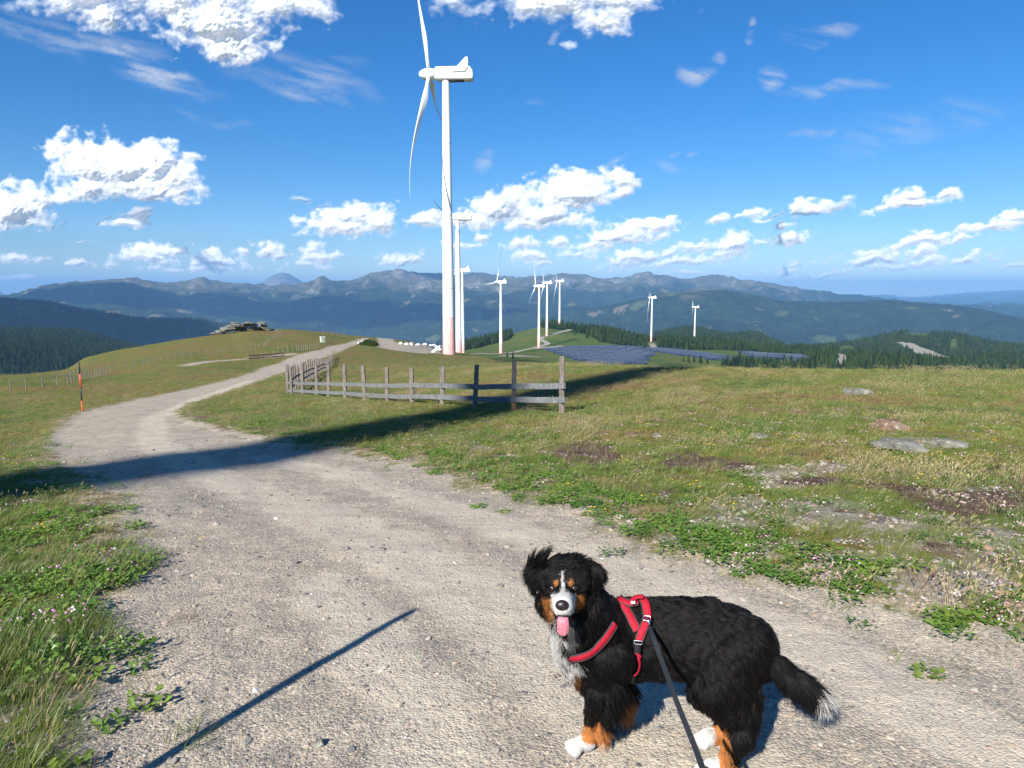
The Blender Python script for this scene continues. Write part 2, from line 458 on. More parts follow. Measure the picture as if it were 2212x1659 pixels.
def project(x, y, z):
    """world -> picture coordinates (2212 wide)"""
    cp, sp = math.cos(PITCH), math.sin(PITCH)
    dz = z - H_CAM
    zc = y * cp - dz * sp
    yc = y * sp + dz * cp
    zc = np.where(np.abs(zc) < 1e-3, 1e-3, zc)
    px = 1106 + FPX * x / zc; py = 829.5 - FPX * yc / zc
    return np.where(zc > 0.05, px, -9999), np.where(zc > 0.05, py, -9999)
PXg, PYg = project(X, Y, Zg)
def soft_ell(px, py, lst):
    m = np.zeros_like(px)
    for (x, y, rx, ry) in lst:
        m = np.maximum(m, 1 - ((px - x) / rx) ** 2 - ((py - y) / ry) ** 2)
    return np.clip(m, 0, 1)
SOIL_E = [(1265,978,75,26),(1300,992,60,16),(1500,1000,85,18),(1590,1008,60,12),(1480,990,50,14),(1760,1040,100,12),(1980,1062,60,16),(2110,1085,140,32),(2200,1095,70,30),(1900,1050,60,8),(1440,868,0.1,0.1),(480,930,38,9),(435,905,20,8)]
STONE_E = [(1680,1020,110,20),(1690,1045,70,16),(1600,1090,90,24),(1760,1110,160,40),(1960,1150,180,50),(1860,1220,160,40),(2060,1260,170,60),(1480,1160,80,22),(1330,1128,80,18),(1230,1098,70,10),(1100,985,30,5),(1040,968,34,8),(2100,1065,110,20),(1780,1010,80,14),(1560,1130,110,24),(2000,955,90,14),(2150,1180,120,60),(1650,1180,120,26),(730,985,60,12),(860,992,50,8)]
YEL_E = [(1560,985,70,10),(2000,920,120,14),(2100,990,90,22),(1940,990,60,10),(2160,930,90,22),(1700,960,90,10)]
nm = (RR < 60) & (PXg > -3000)
def masked(lst):
    out = np.zeros_like(PXg); out[nm] = soft_ell(PXg[nm], PYg[nm], lst); return out
SOIL = masked(SOIL_E); STONE = masked(STONE_E) * 0.72; YEL = masked(YEL_E)
def poly_img(px, py, poly):
    P2 = np.stack([px, py], 1); return poly_sd(P2, np.array(poly, float))
FOR = np.zeros_like(PXg); sel = (RR > 620) & (RR < 3700) & (PXg > -3000)
f = np.full(sel.sum(), -99.0)
for pg in FOREST_PTS: f = np.maximum(f, poly_img(PXg[sel], PYg[sel], pg))
left = (PXg[sel] < 985) & (RR[sel] > 900) | (RR[sel] > 3000)
f = np.where(left, 5, f)
FOR[sel] = f
FOR[RR >= 3700] = 5
for pg in SOLAR[1:]: f = np.where(poly_img(PXg[sel], PYg[sel], pg) > -2, -2, f)
FOR[sel] = f
FOR[sel] = np.where(SDP[sel] > -3, -2, FOR[sel]); f = FOR[sel]
CLEAR_E = [(1985,722,26,5),(1400,742,26,5),(1500,748,14,5),(1830,755,20,9),(2060,745,10,14)]
FOR[sel] = np.where(soft_ell(PXg[sel], PYg[sel], CLEAR_E) > 0, -2, FOR[sel])

def material(name):
    m = bpy.data.materials.new(name); m.use_nodes = True
    m.node_tree.nodes.clear()
    k = NT(m.node_tree)
    out = k.n('ShaderNodeOutputMaterial')
    return m, k, out
def principled(k, out, color, rough=0.8, spec=0.3, normal=None, metal=0.0, **kw):
    b = k.n('ShaderNodeBsdfPrincipled')
    k.put(b.inputs['Base Color'], color); k.put(b.inputs['Roughness'], rough)
    b.inputs['Specular IOR Level'].default_value = spec; b.inputs['Metallic'].default_value = metal
    if normal is not None: k.put(b.inputs['Normal'], normal)
    for kk, v in kw.items(): k.put(b.inputs[kk.replace('_', ' ')], v)
    k.put(out.inputs['Surface'], b.outputs[0])
    return b

def grass_tint(k, pos):
    """patchy colours of the meadow, shared by turf and blades"""
    big = k.noise(pos, 0.055, 4, 0.6)
    mid = k.noise(pos, 0.45, 4, 0.6)
    fine = k.noise(pos, 2.6, 3, 0.6)
    st = k.n('ShaderNodeMapping', ins={0: pos}); st.inputs['Scale'].default_value = (0.10, 0.32, 0.2)
    band = k.noise(st.outputs[0], 1.0, 4, 0.6)
    v = k.math('MULTIPLY_ADD', big, 0.45, k.math('MULTIPLY_ADD', band, 0.5, k.math('MULTIPLY', mid, 0.45)))
    v = k.math('MULTIPLY_ADD', fine, 0.18, v)
    return k.ss(v, 0.55, 1.05, 0, 1, 'LINEAR')

def make_ground_mat():
    m, k, out = material('alpine_ground')
    pos = k.n('ShaderNodeNewGeometry').outputs['Position']
    sdv = k.attr('track'); soil = k.attr('soil'); stone = k.attr('stone'); yel = k.attr('moss')
    # ragged edge of the track
    e = k.math('MULTIPLY_ADD', k.noise(pos, 1.3, 4, 0.6), 1.1, -0.55)
    e = k.math('ADD', e, k.math('MULTIPLY_ADD', k.noise(pos, 9, 3, 0.6), 0.35, -0.17))
    edge = k.math('ADD', sdv, e)
    pm = k.ss(edge, -0.12, 0.12)
    # gravel
    v1 = k.voro(pos, 75, out='Color'); v1d = k.voro(pos, 75)
    v2 = k.voro(pos, 140, out='Color'); v2d = k.voro(pos, 140)
    v3d = k.voro(pos, 20); v3 = k.voro(pos, 20, out='Color')
    big = k.noise(pos, 0.8, 5, 0.6); med = k.noise(pos, 5, 5, 0.65)
    fin = k.noise(pos, 60, 4, 0.7)
    g0 = k.ramp(big, [(0.3, (0.36, 0.325, 0.272)), (0.5, (0.425, 0.380, 0.312)), (0.7, (0.475, 0.422, 0.345))])
    g0 = k.mix(k.ss(med, 0.3, 0.7), k.mix(1.0, g0, (0.74, 0.76, 0.79), 'MULTIPLY'), g0)
    worn = k.ss(k.math('ADD', k.attr('worn'), k.math('MULTIPLY_ADD', k.noise(pos, 2.2, 5, 0.65), 1.4, -0.7)), 0.15, 0.8)
    g0 = k.mix(worn, g0, k.ramp(big, [(0.3, (0.445, 0.400, 0.325)), (0.7, (0.51, 0.455, 0.370))]))
    s1 = k.n('ShaderNodeSeparateColor', ins={0: v1}).outputs[0]; s2 = k.n('ShaderNodeSeparateColor', ins={0: v2}).outputs[1]
    s3 = k.n('ShaderNodeSeparateColor', ins={0: v3}).outputs[0]
    pc = k.ramp(s1, [(0.0, (0.50, 0.52, 0.56)), (0.3, (0.9, 0.88, 0.86)), (0.6, (1.1, 1.06, 1.0)), (0.85, (1.3, 1.2, 1.1)), (1.0, (1.6, 1.55, 1.5))])
    pc2 = k.ramp(s2, [(0.0, (0.55, 0.55, 0.58)), (0.5, (1.0, 0.98, 0.95)), (0.92, (1.25, 1.2, 1.12)), (1.0, (1.25, 0.95, 0.8))])
    grav = k.mix(k.ss(worn, 0, 1, 0.70, 0.30), g0, pc, 'MULTIPLY'); grav = k.mix(k.ss(worn, 0, 1, 0.65, 0.35), grav, pc2, 'MULTIPLY')
    hgt = k.math('MULTIPLY_ADD', v1d, -0.6, k.math('MULTIPLY_ADD', v2d, -0.35, k.math('MULTIPLY', fin, 0.5)))
    hgt = k.math('MULTIPLY_ADD', k.noise(pos, 14, 5, 0.65), 0.55, hgt)
    # turf between the blades
    t = grass_tint(k, pos)
    turf = k.ramp(t, [(0.0, (0.052, 0.095, 0.014)), (0.28, (0.095, 0.128, 0.020)), (0.45, (0.140, 0.145, 0.028)), (0.60, (0.175, 0.130, 0.038)), (0.78, (0.165, 0.095, 0.042)), (1.0, (0.23, 0.19, 0.08))])
    fb = k.noise(pos, 9, 6, 0.75)
    turf = k.mix(0.8, turf, k.ramp(fb, [(0.3, (0.45, 0.45, 0.4)), (0.5, (1, 1, 1)), (0.7, (1.6, 1.5, 1.35))]), 'MULTIPLY')
    soilc = k.ramp(k.noise(pos, 11, 6, 0.7), [(0.3, (0.035, 0.022, 0.018)), (0.55, (0.10, 0.062, 0.048)), (0.75, (0.19, 0.15, 0.12))])
    stonec = k.mix(0.6, k.ramp(k.noise(pos, 4, 5, 0.7), [(0.3, (0.13, 0.115, 0.085)), (0.6, (0.27, 0.245, 0.20)), (0.8, (0.34, 0.31, 0.26))]), pc, 'MULTIPLY')
    nz = k.math('MULTIPLY_ADD', k.noise(pos, 3.5, 5, 0.7), 2.4, -1.2)
    stm = k.ss(k.math('ADD', stone, nz), 0.05, 0.45)
    slm = k.ss(k.math('ADD', soil, nz), 0.05, 0.4)
    mossc = k.ramp(k.noise(pos, 14, 4, 0.7), [(0.3, (0.08, 0.085, 0.008)), (0.6, (0.21, 0.20, 0.018)), (0.8, (0.27, 0.22, 0.03))])
    ylm = k.ss(k.math('ADD', yel, nz), 0.2, 0.5)
    c = k.mix(ylm, turf, mossc); c = k.mix(stm, c, stonec); c = k.mix(slm, c, soilc)
    # pale dusty fringe beside the track
    fr = k.ss(edge, -1.0, -0.1)
    c = k.mix(k.math('MULTIPLY', fr, k.ss(k.noise(pos, 5, 4, 0.7), 0.40, 0.62)), c, k.mix(1.0, grav, (0.95, 0.88, 0.78), 'MULTIPLY'))
    c = k.mix(pm, c, grav)
    hh = k.mix(pm, fb, hgt)
    nrm = k.bump(hh, 0.8, 0.009)
    wide = k.bump(k.noise(pos, 1.6, 5, 0.6), 0.5, 0.12, nrm)
    principled(k, out, c, 0.93, 0.12, wide)
    return m

def make_hill_mat():
    m, k, out = material('hill_meadow_and_woods')
    pos = k.n('ShaderNodeNewGeometry').outputs['Position']
    tr = k.attr('track'); fo = k.attr('wood')
    n1 = k.noise(pos, 0.012, 5, 0.65); n2 = k.noise(pos, 0.08, 5, 0.7); n3 = k.noise(pos, 0.5, 3, 0.6)
    v = k.math('MULTIPLY_ADD', n1, 0.6, k.math('MULTIPLY', n2, 0.4))
    g = k.ramp(v, [(0.35, (0.050, 0.088, 0.020)), (0.5, (0.088, 0.125, 0.030)), (0.6, (0.115, 0.120, 0.038)), (0.7, (0.14, 0.13, 0.05))])
    g = k.mix(0.7, g, k.ramp(n3, [(0.3, (0.6, 0.6, 0.6)), (0.7, (1.35, 1.35, 1.3))]), 'MULTIPLY')
    wd = k.ramp(k.noise(pos, 0.06, 5, 0.75), [(0.35, (0.008, 0.016, 0.006)), (0.6, (0.020, 0.034, 0.012)), (0.8, (0.05, 0.07, 0.022))])
    c = k.mix(k.ss(k.math('ADD', fo, k.math('MULTIPLY_ADD', n2, 4, -2)), -0.8, 0.8), g, wd)
    rd = k.ss(tr, -1.0, 0.5)
    c = k.mix(rd, c, k.ramp(n3, [(0.3, (0.26, 0.235, 0.20)), (0.7, (0.36, 0.33, 0.28))]))
    principled(k, out, c, 0.95, 0.05, k.bump(n3, 0.5, 1.0))
    return m

def make_mount_mat():
    m, k, out = material('mountain_slopes')
    geo = k.n('ShaderNodeNewGeometry'); pos = geo.outputs['Position']
    s = k.n('ShaderNodeSeparateXYZ', ins={0: pos}); z = s.outputs[2]
    nx = k.n('ShaderNodeSeparateXYZ', ins={0: geo.outputs['Normal']}).outputs[2]
    n1 = k.noise(pos, 0.0006, 6, 0.65); n2 = k.noise(pos, 0.004, 6, 0.7); n3 = k.noise(pos, 0.02, 4, 0.7)
    zz = k.math('ADD', z, k.math('MULTIPLY_ADD', n1, 900, -450)); zz = k.math('ADD', zz, k.math('MULTIPLY_ADD', n2, 300, -150))
    wood = k.ramp(k.noise(pos, 0.010, 6, 0.8), [(0.35, (0.006, 0.013, 0.006)), (0.55, (0.020, 0.034, 0.014)), (0.75, (0.055, 0.075, 0.028))])
    # clearings
    mp = k.n('ShaderNodeMapping', ins={0: pos}); mp.inputs['Rotation'].default_value = (0, 0, 0.5); mp.inputs['Scale'].default_value = (0.0042, 0.0021, 0.003)
    vo = k.n('ShaderNodeTexVoronoi', feature='F1', ins={'Vector': k.vmath('MULTIPLY_ADD', k.noise(pos, 0.0022, 6, .75, out=1), (2.2, 2.2, 2.2), mp.outputs[0])}); vo.inputs['Scale'].default_value = 1.0
    cl = k.ss(vo.outputs['Distance'], 0.36, 0.24); 
    rn = k.n('ShaderNodeSeparateColor', ins={0: vo.outputs['Color']}).outputs[0]
    cl = k.math('MULTIPLY', cl, k.ss(rn, 0.60, 0.66))
    clc = k.mix(k.ss(rn, 0.6, 1.0), (0.060, 0.085, 0.030), (0.15, 0.125, 0.085))
    wood = k.mix(cl, wood, clc)
    mead = k.ramp(n2, [(0.35, (0.055, 0.060, 0.028)), (0.6, (0.115, 0.105, 0.062)), (0.8, (0.19, 0.165, 0.115))])
    rock = k.ramp(n3, [(0.3, (0.09, 0.085, 0.08)), (0.55, (0.20, 0.19, 0.175)), (0.8, (0.30, 0.285, 0.26))])
    mm = k.ss(zz, -20, 110)
    rk = k.math('MULTIPLY', k.ss(k.math('ADD', zz, k.ss(nx, 0.95, 0.80, 0, 300)), 190, 430), k.ss(n3, 0.35, 0.6, 0.35, 0.9))
    c = k.mix(mm, wood, mead); c = k.mix(rk, c, rock)
    principled(k, out, c, 0.95, 0.05, k.bump(n3, 0.8, 25))
    return m

def make_near_ground():
    iA = int(np.searchsorted(S_, math.log(480))); iB = int(np.searchsorted(S_, math.log(3600)))
    g = sheet('ground', 0, iA + 1, [make_ground_mat()], {'track': SDP, 'soil': SOIL, 'stone': STONE, 'moss': YEL, 'worn': WORNM})
    h = sheet('hills', iA, iB + 1, [make_hill_mat()], {'track': SDP, 'wood': FOR})
    mo = sheet('mountains', iB, len(S_), [make_mount_mat()], {})
    return g, h, mo
GROUND, HILLS, MOUNTAINS = make_near_ground()

# ------------------------------------------------------------------ the air
HAZE = True
if HAZE:
    hz_m, hk, ho = material('mountain_air')
    pv = hk.n('ShaderNodeVolumePrincipled')
    pv.inputs['Color'].default_value = (0.27, 0.57, 1.0, 1)
    pv.inputs['Density'].default_value = 4.9e-5
    pv.inputs['Anisotropy'].default_value = 0.0
    hk.put(ho.inputs['Volume'], pv.outputs[0])
    zlo = float(Zg.min()) - 1.0; zhi = float(Zg.max()) + 60.0
    bx = 44500
    hv = [(x, y, z) for z in (zlo, zhi) for y in (-bx, bx) for x in (-bx, bx)]
    hf = [(0, 2, 3, 1), (4, 5, 7, 6), (0, 1, 5, 4), (1, 3, 7, 5), (3, 2, 6, 7), (2, 0, 4, 6)]
    hzo = link('haze', mesh_np('haze', hv, hf, [hz_m]))
    tag(hzo, kind='stuff')
# ------------------------------------------------------------------ clouds: solid billowing bodies at their own distances, lit by the sun
def puv(px, py):
    d = pix_dir(px, py)
    return d.x / d.y, d.z / d.y
PUFFS = [ # x, y, rx, ry in picture units, strength
 (185,360,72,52,1),(250,365,85,50,1),(335,360,62,48,1),(388,388,38,30,1),(418,345,26,16,.75),(402,362,16,18,.8),(190,415,62,34,1),(300,405,105,32,1),(130,424,24,12,.6),
 (25,450,72,42,1),(72,428,42,27,.9),(60,480,40,18,.8),(270,480,62,14,.7),(300,463,38,14,.65),
 (200,-10,120,52,1),(400,-10,200,60,1),(235,30,50,38,.9),(60,10,50,26,.5),(470,45,100,70,1),(480,100,54,38,1),(600,20,90,48,1),(680,14,40,30,.85),(580,88,34,20,.6),
 (985,0,60,36,.65),(1060,10,60,20,.5),(1250,-5,180,44,1),(1290,45,60,36,.95),(1150,10,70,28,.8),(1220,95,24,8,.5),
 (330,556,66,16,.9),(345,544,48,15,1),(385,540,26,11,.9),(465,566,52,17,.95),(455,556,28,13,.9),(440,582,100,9,.75),(575,541,35,18,.9),(525,543,22,12,.7),(600,552,20,10,.8),
 (690,556,44,14,.75),(680,536,22,12,.7),(655,575,50,8,.6),(768,464,80,24,1),(722,490,58,20,1),(818,482,36,24,.85),(650,473,30,11,.7),(900,480,68,18,.8),(940,470,40,16,.75),(872,557,44,18,.8),
 (1075,448,52,36,1),(1020,476,60,16,.9),(1040,512,36,14,.75),(1010,530,46,12,.75),(1240,418,84,40,1),(1180,462,72,26,1),(1265,392,60,26,1),(1330,398,30,26,.95),(1330,420,34,18,.9),(1140,482,40,12,.9),(1225,480,60,14,.9),
 (1250,488,44,14,.5),(1350,510,84,24,1),(1395,492,60,20,1),(1440,476,28,8,.8),(1290,530,50,10,.8),(1140,528,44,15,.95),(1150,552,44,14,.8),(1170,566,50,9,.7),(1245,552,36,12,.6),(1215,530,26,12,.7),
 (1370,560,62,18,.95),(1470,566,66,12,.75),(1450,548,50,12,.7),(1500,532,34,15,.8),(1590,530,56,22,1),(1605,518,34,14,1),(1560,548,80,12,.8),(1655,522,26,12,.75),(1715,520,46,14,.9),(1700,489,42,12,.7),(1660,468,34,5,.5),
 (1550,472,24,10,.7),(1625,456,30,14,.8),(1600,463,18,8,.7),(1740,453,48,16,.85),(1800,440,36,12,.6),(1830,425,18,8,.5),(1965,438,84,14,.9),(1965,418,32,17,.9),(2045,415,26,11,.85),(1900,452,30,8,.8),
 (1990,520,84,13,.9),(1995,506,36,10,.8),(2080,518,50,10,.8),(2150,486,84,11,.8),(2200,468,50,12,.8),(1890,560,80,16,.95),(1880,548,50,14,.9),(1985,546,44,13,.9),(1960,572,120,10,.7),(2095,562,60,14,.8),(2180,578,90,9,.5),
 (1480,592,60,6,.6),(1590,594,60,6,.6),(1690,588,50,8,.6),(1790,590,60,9,.7),(1730,570,120,8,.35),(600,612,30,6,.6),(740,607,70,4,.5),(1300,596,40,5,.5),
 (30,556,46,12,.75),(90,560,36,10,.55),(170,572,40,10,.75),(240,570,34,10,.5),(50,592,50,5,.6),(640,435,40,9,.35),(180,525,24,3,.4)]


STREAKS = [(1636,76,34,15,62,.9),(1512,150,42,20,22,.8),(1640,170,38,18,28,.85),(1048,358,34,18,30,.5),(1450,327,16,8,0,.4),(1500,325,16,8,20,.35),(1188,240,26,12,0,.35),(110,85,200,30,-13,.5),(300,138,200,26,-17,.8),(400,160,90,12,-12,.9),(240,110,160,50,-15,.35),(680,225,100,24,-20,.8),(660,165,170,60,-8,.45),(450,250,100,16,-18,.35),(1780,190,150,16,3,.6),(1770,72,80,22,3,.5),(1735,280,75,12,10,.45),(1300,340,60,9,25,.6),(1960,270,190,46,10,.3),(1450,355,60,12,-15,.3),(1210,100,44,10,35,.5),(750,180,130,36,-18,.3),(560,120,120,40,-10,.3)]
def build_clouds():
    st = 1.0 / 880
    ug = np.arange(-1.02, 1.02, st); vg = np.arange(-0.004, 0.66, st)
    U, V = np.meshgrid(ug, vg)
    wob = 0.8 / (0.05 + 0.9 * np.clip(V, 0, 1))        # finer structure towards the horizon
    lo = np.clip(1 - V / 0.14, 0, 1)
    def spec(dx, dy):
        a = fbm(U * 11 + dx, V * 13 + dy, 2, 0.5) * (1 - 0.6 * lo)
        b = fbm(U * 30 + dy, V * 38 + dx, 3, 0.55)
        c = fbm(U * 85 + dx, V * 110 + dy, 4, 0.6)
        return a * 0.5 + b * (0.75 + 0.2 * lo) + c * (0.38 + 0.45 * lo)
    Uw = U + 0.018 * fbm(U * 16 + 5, V * 20, 3); Vw = V + 0.010 * fbm(U * 16, V * 20 + 8, 3)
    best = np.full(U.shape, -3.0); wsum = np.zeros(U.shape); rs = np.zeros(U.shape); sz = np.zeros(U.shape); ss_ = np.zeros(U.shape)
    # puffs that touch belong to one cloud and share its distance
    grp = list(range(len(PUFFS)))
    def find(i):
        while grp[i] != i: i = grp[i]
        return i
    for i, a_ in enumerate(PUFFS):
        for j, b_ in enumerate(PUFFS[:i]):
            if math.hypot((a_[0] - b_[0]) / (a_[2] + b_[2]), (a_[1] - b_[1]) / (a_[3] + b_[3])) < 1.0 and abs(a_[1] - b_[1]) < 75: grp[find(i)] = find(j)
    bases = {}
    for i, a_ in enumerate(PUFFS): bases.setdefault(find(i), []).append(a_[1] + a_[3] * .6)
    for pi_, (x, y, rx, ry, s) in enumerate(PUFFS):
        u0, v0 = puv(x, y); u1, v1 = puv(x + rx, y - ry)
        a = abs(u1 - u0); b = abs(v1 - v0)
        tl = 0.16 if (x > 1270 and y > 390) else (0.05 if x > 1000 else 0.0)
        du = (Uw - u0) / a; dv = (Vw - v0 - tl * (Uw - u0)) / b
        dv = np.where(dv < 0, dv * 1.2, dv)
        ln = np.sqrt(du * du + dv * dv)
        val = 0.55 + 0.72 * s - ln
        base_v = max(puv(x, float(np.mean(bases[find(pi_)])))[1], 0.026)
        rad = 40000.0 if base_v < 0.115 else (24000.0 if base_v < 0.26 else 9000.0)
        wgt = np.exp(np.clip(val, -3, 2) * 5)
        rs += wgt * math.log(rad); ss_ += wgt * s; sz += wgt * (min(a, b) * 1.25); wsum += wgt
        hh = np.clip(0.5 + 0.5 * (val - best) / 0.3, 0, 1)
        best = best * (1 - hh) + val * hh + 0.3 * hh * (1 - hh)
    lrad = rs / wsum
    rad = np.exp(lrad); size = sz / wsum; stg = ss_ / wsum
    n = spec(0, 0)
    bill = 1.0 - 2.2 * np.abs(fbm(U * 26 + 3, V * 32 + 1, 2, 0.5)); bill2 = 1.0 - 2.2 * np.abs(fbm(U * 62 + 7, V * 76 + 2, 3, 0.55))
    D = best + n * 0.95 + 0.10 * bill + 0.08 * bill2
    hi = sst(V, 0.30, 0.42)
    al = sst(D, -0.05, 0.85 + 0.6 * hi + 0.3 * (1 - stg))
    al = al * (0.94 - 0.25 * hi) * np.clip(0.15 + 1.0 * stg, 0, 1)
    T = np.log1p(np.exp(np.clip(best + 0.30 * n, -2, 2) * 3)) / 3 * size * (0.42 + 0.35 * hi)
    T = T * (1 + 0.20 * bill + 0.10 * bill2 + 0.05 * fbm(U * 150, V * 190, 3, 0.6)) 
    T = T * (1 - 0.5 * hi)
    keep = D > -0.02
    nv, nu = U.shape
    cell = keep[:-1, :-1] | keep[1:, :-1] | keep[:-1, 1:] | keep[1:, 1:]
    used = np.zeros_like(keep); used[:-1, :-1] |= cell; used[1:, :-1] |= cell; used[:-1, 1:] |= cell; used[1:, 1:] |= cell
    ids = -np.ones(U.shape, int); ids[used] = np.arange(used.sum())
    def pts(fac):
        r = rad * (1 + fac * T)
        return np.stack([(U * r)[used], r[used], (V * r)[used]], 1)
    ci, cj = np.nonzero(cell)
    F = np.stack([ids[ci, cj], ids[ci, cj + 1], ids[ci + 1, cj + 1], ids[ci + 1, cj]], 1)
    front = pts(-1.0); backv = pts(0.6)
    N = len(front)
    V3 = np.vstack([front, backv]); F3 = np.vstack([F, F[:, ::-1] + N])
    dn = np.concatenate([al[used], al[used]])
    # high ice clouds, thin sheets far above
    SA = np.zeros(U.shape)
    Uc = U + 0.05 * fbm(U * 6, V * 6, 3); Vc = V + 0.03 * fbm(U * 7 + 4, V * 7, 3)
    for (x, y, ln_, wd, an, s) in STREAKS:
        u0, v0 = puv(x, y); a = R(an); ca, sa = math.cos(a), math.sin(a)
        du, dv = Uc - u0, Vc - v0
        p_ = (du * ca + dv * sa) / (ln_ / FPX); q_ = (-du * sa + dv * ca) / (wd / FPX)
        SA = np.maximum(SA, s * np.clip(1 - p_ * p_ - q_ * q_, 0, 1))
    ca, sa = math.cos(R(14)), math.sin(R(14))
    fib = fbm((U * ca - V * sa) * 9, (U * sa + V * ca) * 60, 5, 0.6)
    SA = SA * sst(fib, -0.45, 0.55) * 0.85
    sub = (slice(None, None, 2), slice(None, None, 2))
    U2, V2, S2 = U[sub], V[sub], SA[sub]
    cell = (S2[:-1, :-1] + S2[1:, :-1] + S2[:-1, 1:] + S2[1:, 1:]) > 0.004
    used2 = np.zeros(S2.shape, bool); used2[:-1, :-1] |= cell; used2[1:, :-1] |= cell; used2[:-1, 1:] |= cell; used2[1:, 1:] |= cell
    ids = -np.ones(S2.shape, int); ids[used2] = np.arange(used2.sum())
    r2 = np.clip(6500.0 / np.maximum(V2, 0.08), 9000, 72000)
    P2 = np.stack([(U2 * r2)[used2], r2[used2], (V2 * r2)[used2]], 1)
    ci, cj = np.nonzero(cell)
    F2 = np.stack([ids[ci, cj], ids[ci, cj + 1], ids[ci + 1, cj + 1], ids[ci + 1, cj]], 1)
    m, k, out = material('cloud_vapour')
    a_ = k.attr('cover')
    df = k.n('ShaderNodeBsdfDiffuse', ins={'Color': (0.93, 0.93, 0.93)})
    tr = k.n('ShaderNodeBsdfTranslucent', ins={'Color': (0.93, 0.93, 0.93)})
    mx = k.n('ShaderNodeMixShader', ins={0: 0.45, 1: df.outputs[0], 2: tr.outputs[0]})
    tp = k.n('ShaderNodeBsdfTransparent')
    mm = k.n('ShaderNodeMixShader', ins={0: a_, 1: tp.outputs[0], 2: mx.outputs[0]})
    k.put(out.inputs['Surface'], mm.outputs[0])
    me = mesh_np('clouds', V3, F3, [m], smooth=True)
    at = me.attributes.new('cover', 'FLOAT', 'POINT'); at.data.foreach_set('value', dn.astype(np.float32))
    o = link('clouds', me); tag(o, kind='stuff')
    me = mesh_np('cirrus', P2, F2, [m], smooth=True)
    at = me.attributes.new('cover', 'FLOAT', 'POINT'); at.data.foreach_set('value', S2[used2].astype(np.float32))
    o = link('high_clouds', me); tag(o, kind='stuff')
build_clouds()

def overhead_cloud(px, py, r, up, sx, sy, seed):
    """a cumulus high above the frame whose shade lies on the slope seen at (px, py)"""
    p = at_r(px, r, py); c = p + Vector((-sd.x, -sd.y, -sd.z)) * up
    q = np.random.RandomState(seed); vf = []
    import bmesh
    for i in range(9):
        bm_ = bmesh.new(); bmesh.ops.create_icosphere(bm_, subdivisions=4, radius=1)
        co_ = np.array([v.co[:] for v in bm_.verts]); F = [tuple(v.index for v in f.verts) for f in bm_.faces]; bm_.free()
        nz = fbm(co_[:, 0] * 3 + i * 5 + co_[:, 2] * 2, co_[:, 1] * 3 + co_[:, 2] * 2.5, 4, .6)
        k_ = q.uniform(.45, .8); co_ = co_ * (1 + .3 * nz)[:, None] * np.array([sx * k_, sy * k_, min(sx, sy) * .4 * k_]) + np.array([q.uniform(-.6, .6) * sx, q.uniform(-.5, .5) * sy, q.uniform(0, .1) * sy])
        vf.append((co_ + np.array(c), F))
    V, F = vf[0]; Vs = []; Fs = []; o = 0
    for v, f_ in vf: Vs.append(v); Fs += [tuple(i + o for i in t) for t in f_]; o += len(v)
    m, k, out = material('cloud_body'); d = k.n('ShaderNodeBsdfDiffuse', ins={'Color': (.93, .93, .93)}); k.put(out.inputs['Surface'], d.outputs[0])
    ob = link('clouds', mesh_np('clouds', np.vstack(Vs), Fs, [m], True)); tag(ob, kind='stuff')
overhead_cloud(560, 668, 9600, 8200, 1500, 900, 3)
overhead_cloud(230, 635, 10500, 8600, 1900, 800, 4)
overhead_cloud(60, 690, 5000, 6500, 900, 700, 5)
overhead_cloud(880, 690, 8800, 8000, 1300, 700, 7)
ORD = ['first', 'second', 'third', 'fourth', 'fifth', 'sixth', 'seventh', 'eighth', 'ninth', 'tenth', 'eleventh', 'twelfth', 'thirteenth', 'fourteenth', 'fifteenth', 'sixteenth', 'seventeenth', 'eighteenth', 'nineteenth', 'twentieth']
# ------------------------------------------------------------------ simple materials
def simple(name, color, rough=0.5, spec=0.4, metal=0.0, nscale=None, namt=0.25, bump=0.0, bscale=30, bdist=0.01):
    m, k, out = material(name)
    pos = k.n('ShaderNodeTexCoord').outputs['Object']
    c = color
    if nscale:
        nz = k.noise(pos, nscale, 5, 0.65)
        lo = tuple(v * (1 - namt) for v in color); hi = tuple(min(1, v * (1 + namt)) for v in color)
        c = k.ramp(nz, [(0.3, lo), (0.7, hi)])
    nr = None
    if bump: nr = k.bump(k.noise(pos, bscale, 5, 0.65), bump, bdist)
    principled(k, out, c, rough, spec, nr, metal)
    return m
def wood_mat(name, a, b, c_):
    m, k, out = material(name)
    pos = k.n('ShaderNodeTexCoord').outputs['Object']
    mp = k.n('ShaderNodeMapping', ins={0: pos}); mp.inputs['Scale'].default_value = (14, 14, 1.6)
    g = k.noise(mp.outputs[0], 3.0, 6, 0.7, 0.6)
    st = k.noise(pos, 4.0, 4, 0.6)
    col = k.ramp(g, [(0.3, a), (0.5, b), (0.72, c_)])
    col = k.mix(k.ss(st, 0.5, 0.7), col, k.mix(1.0, col, (0.72, 0.76, 0.82), 'MULTIPLY'))
    principled(k, out, col, 0.85, 0.2, k.bump(g, 0.7, 0.01))
    return m
M_WHITE = simple('turbine_white', (0.80, 0.81, 0.80), 0.35, 0.5, 0, 0.3, 0.03)
M_NAC = simple('nacelle_white', (0.76, 0.77, 0.72), 0.4, 0.5, 0, 0.5, 0.05)
M_P1 = simple('pink_band_pale', (0.80, 0.52, 0.49), 0.45, 0.4, 0, 0.5, 0.04)
M_P2 = simple('pink_band_mid', (0.80, 0.45, 0.42), 0.45, 0.4, 0, 0.5, 0.04)
M_P3 = simple('pink_band_deep', (0.78, 0.40, 0.39), 0.45, 0.4, 0, 0.5, 0.04)
M_GREEN = simple('pale_green_band', (0.45, 0.66, 0.40), 0.5)
M_DARK = simple('dark_metal', (0.05, 0.05, 0.055), 0.5)
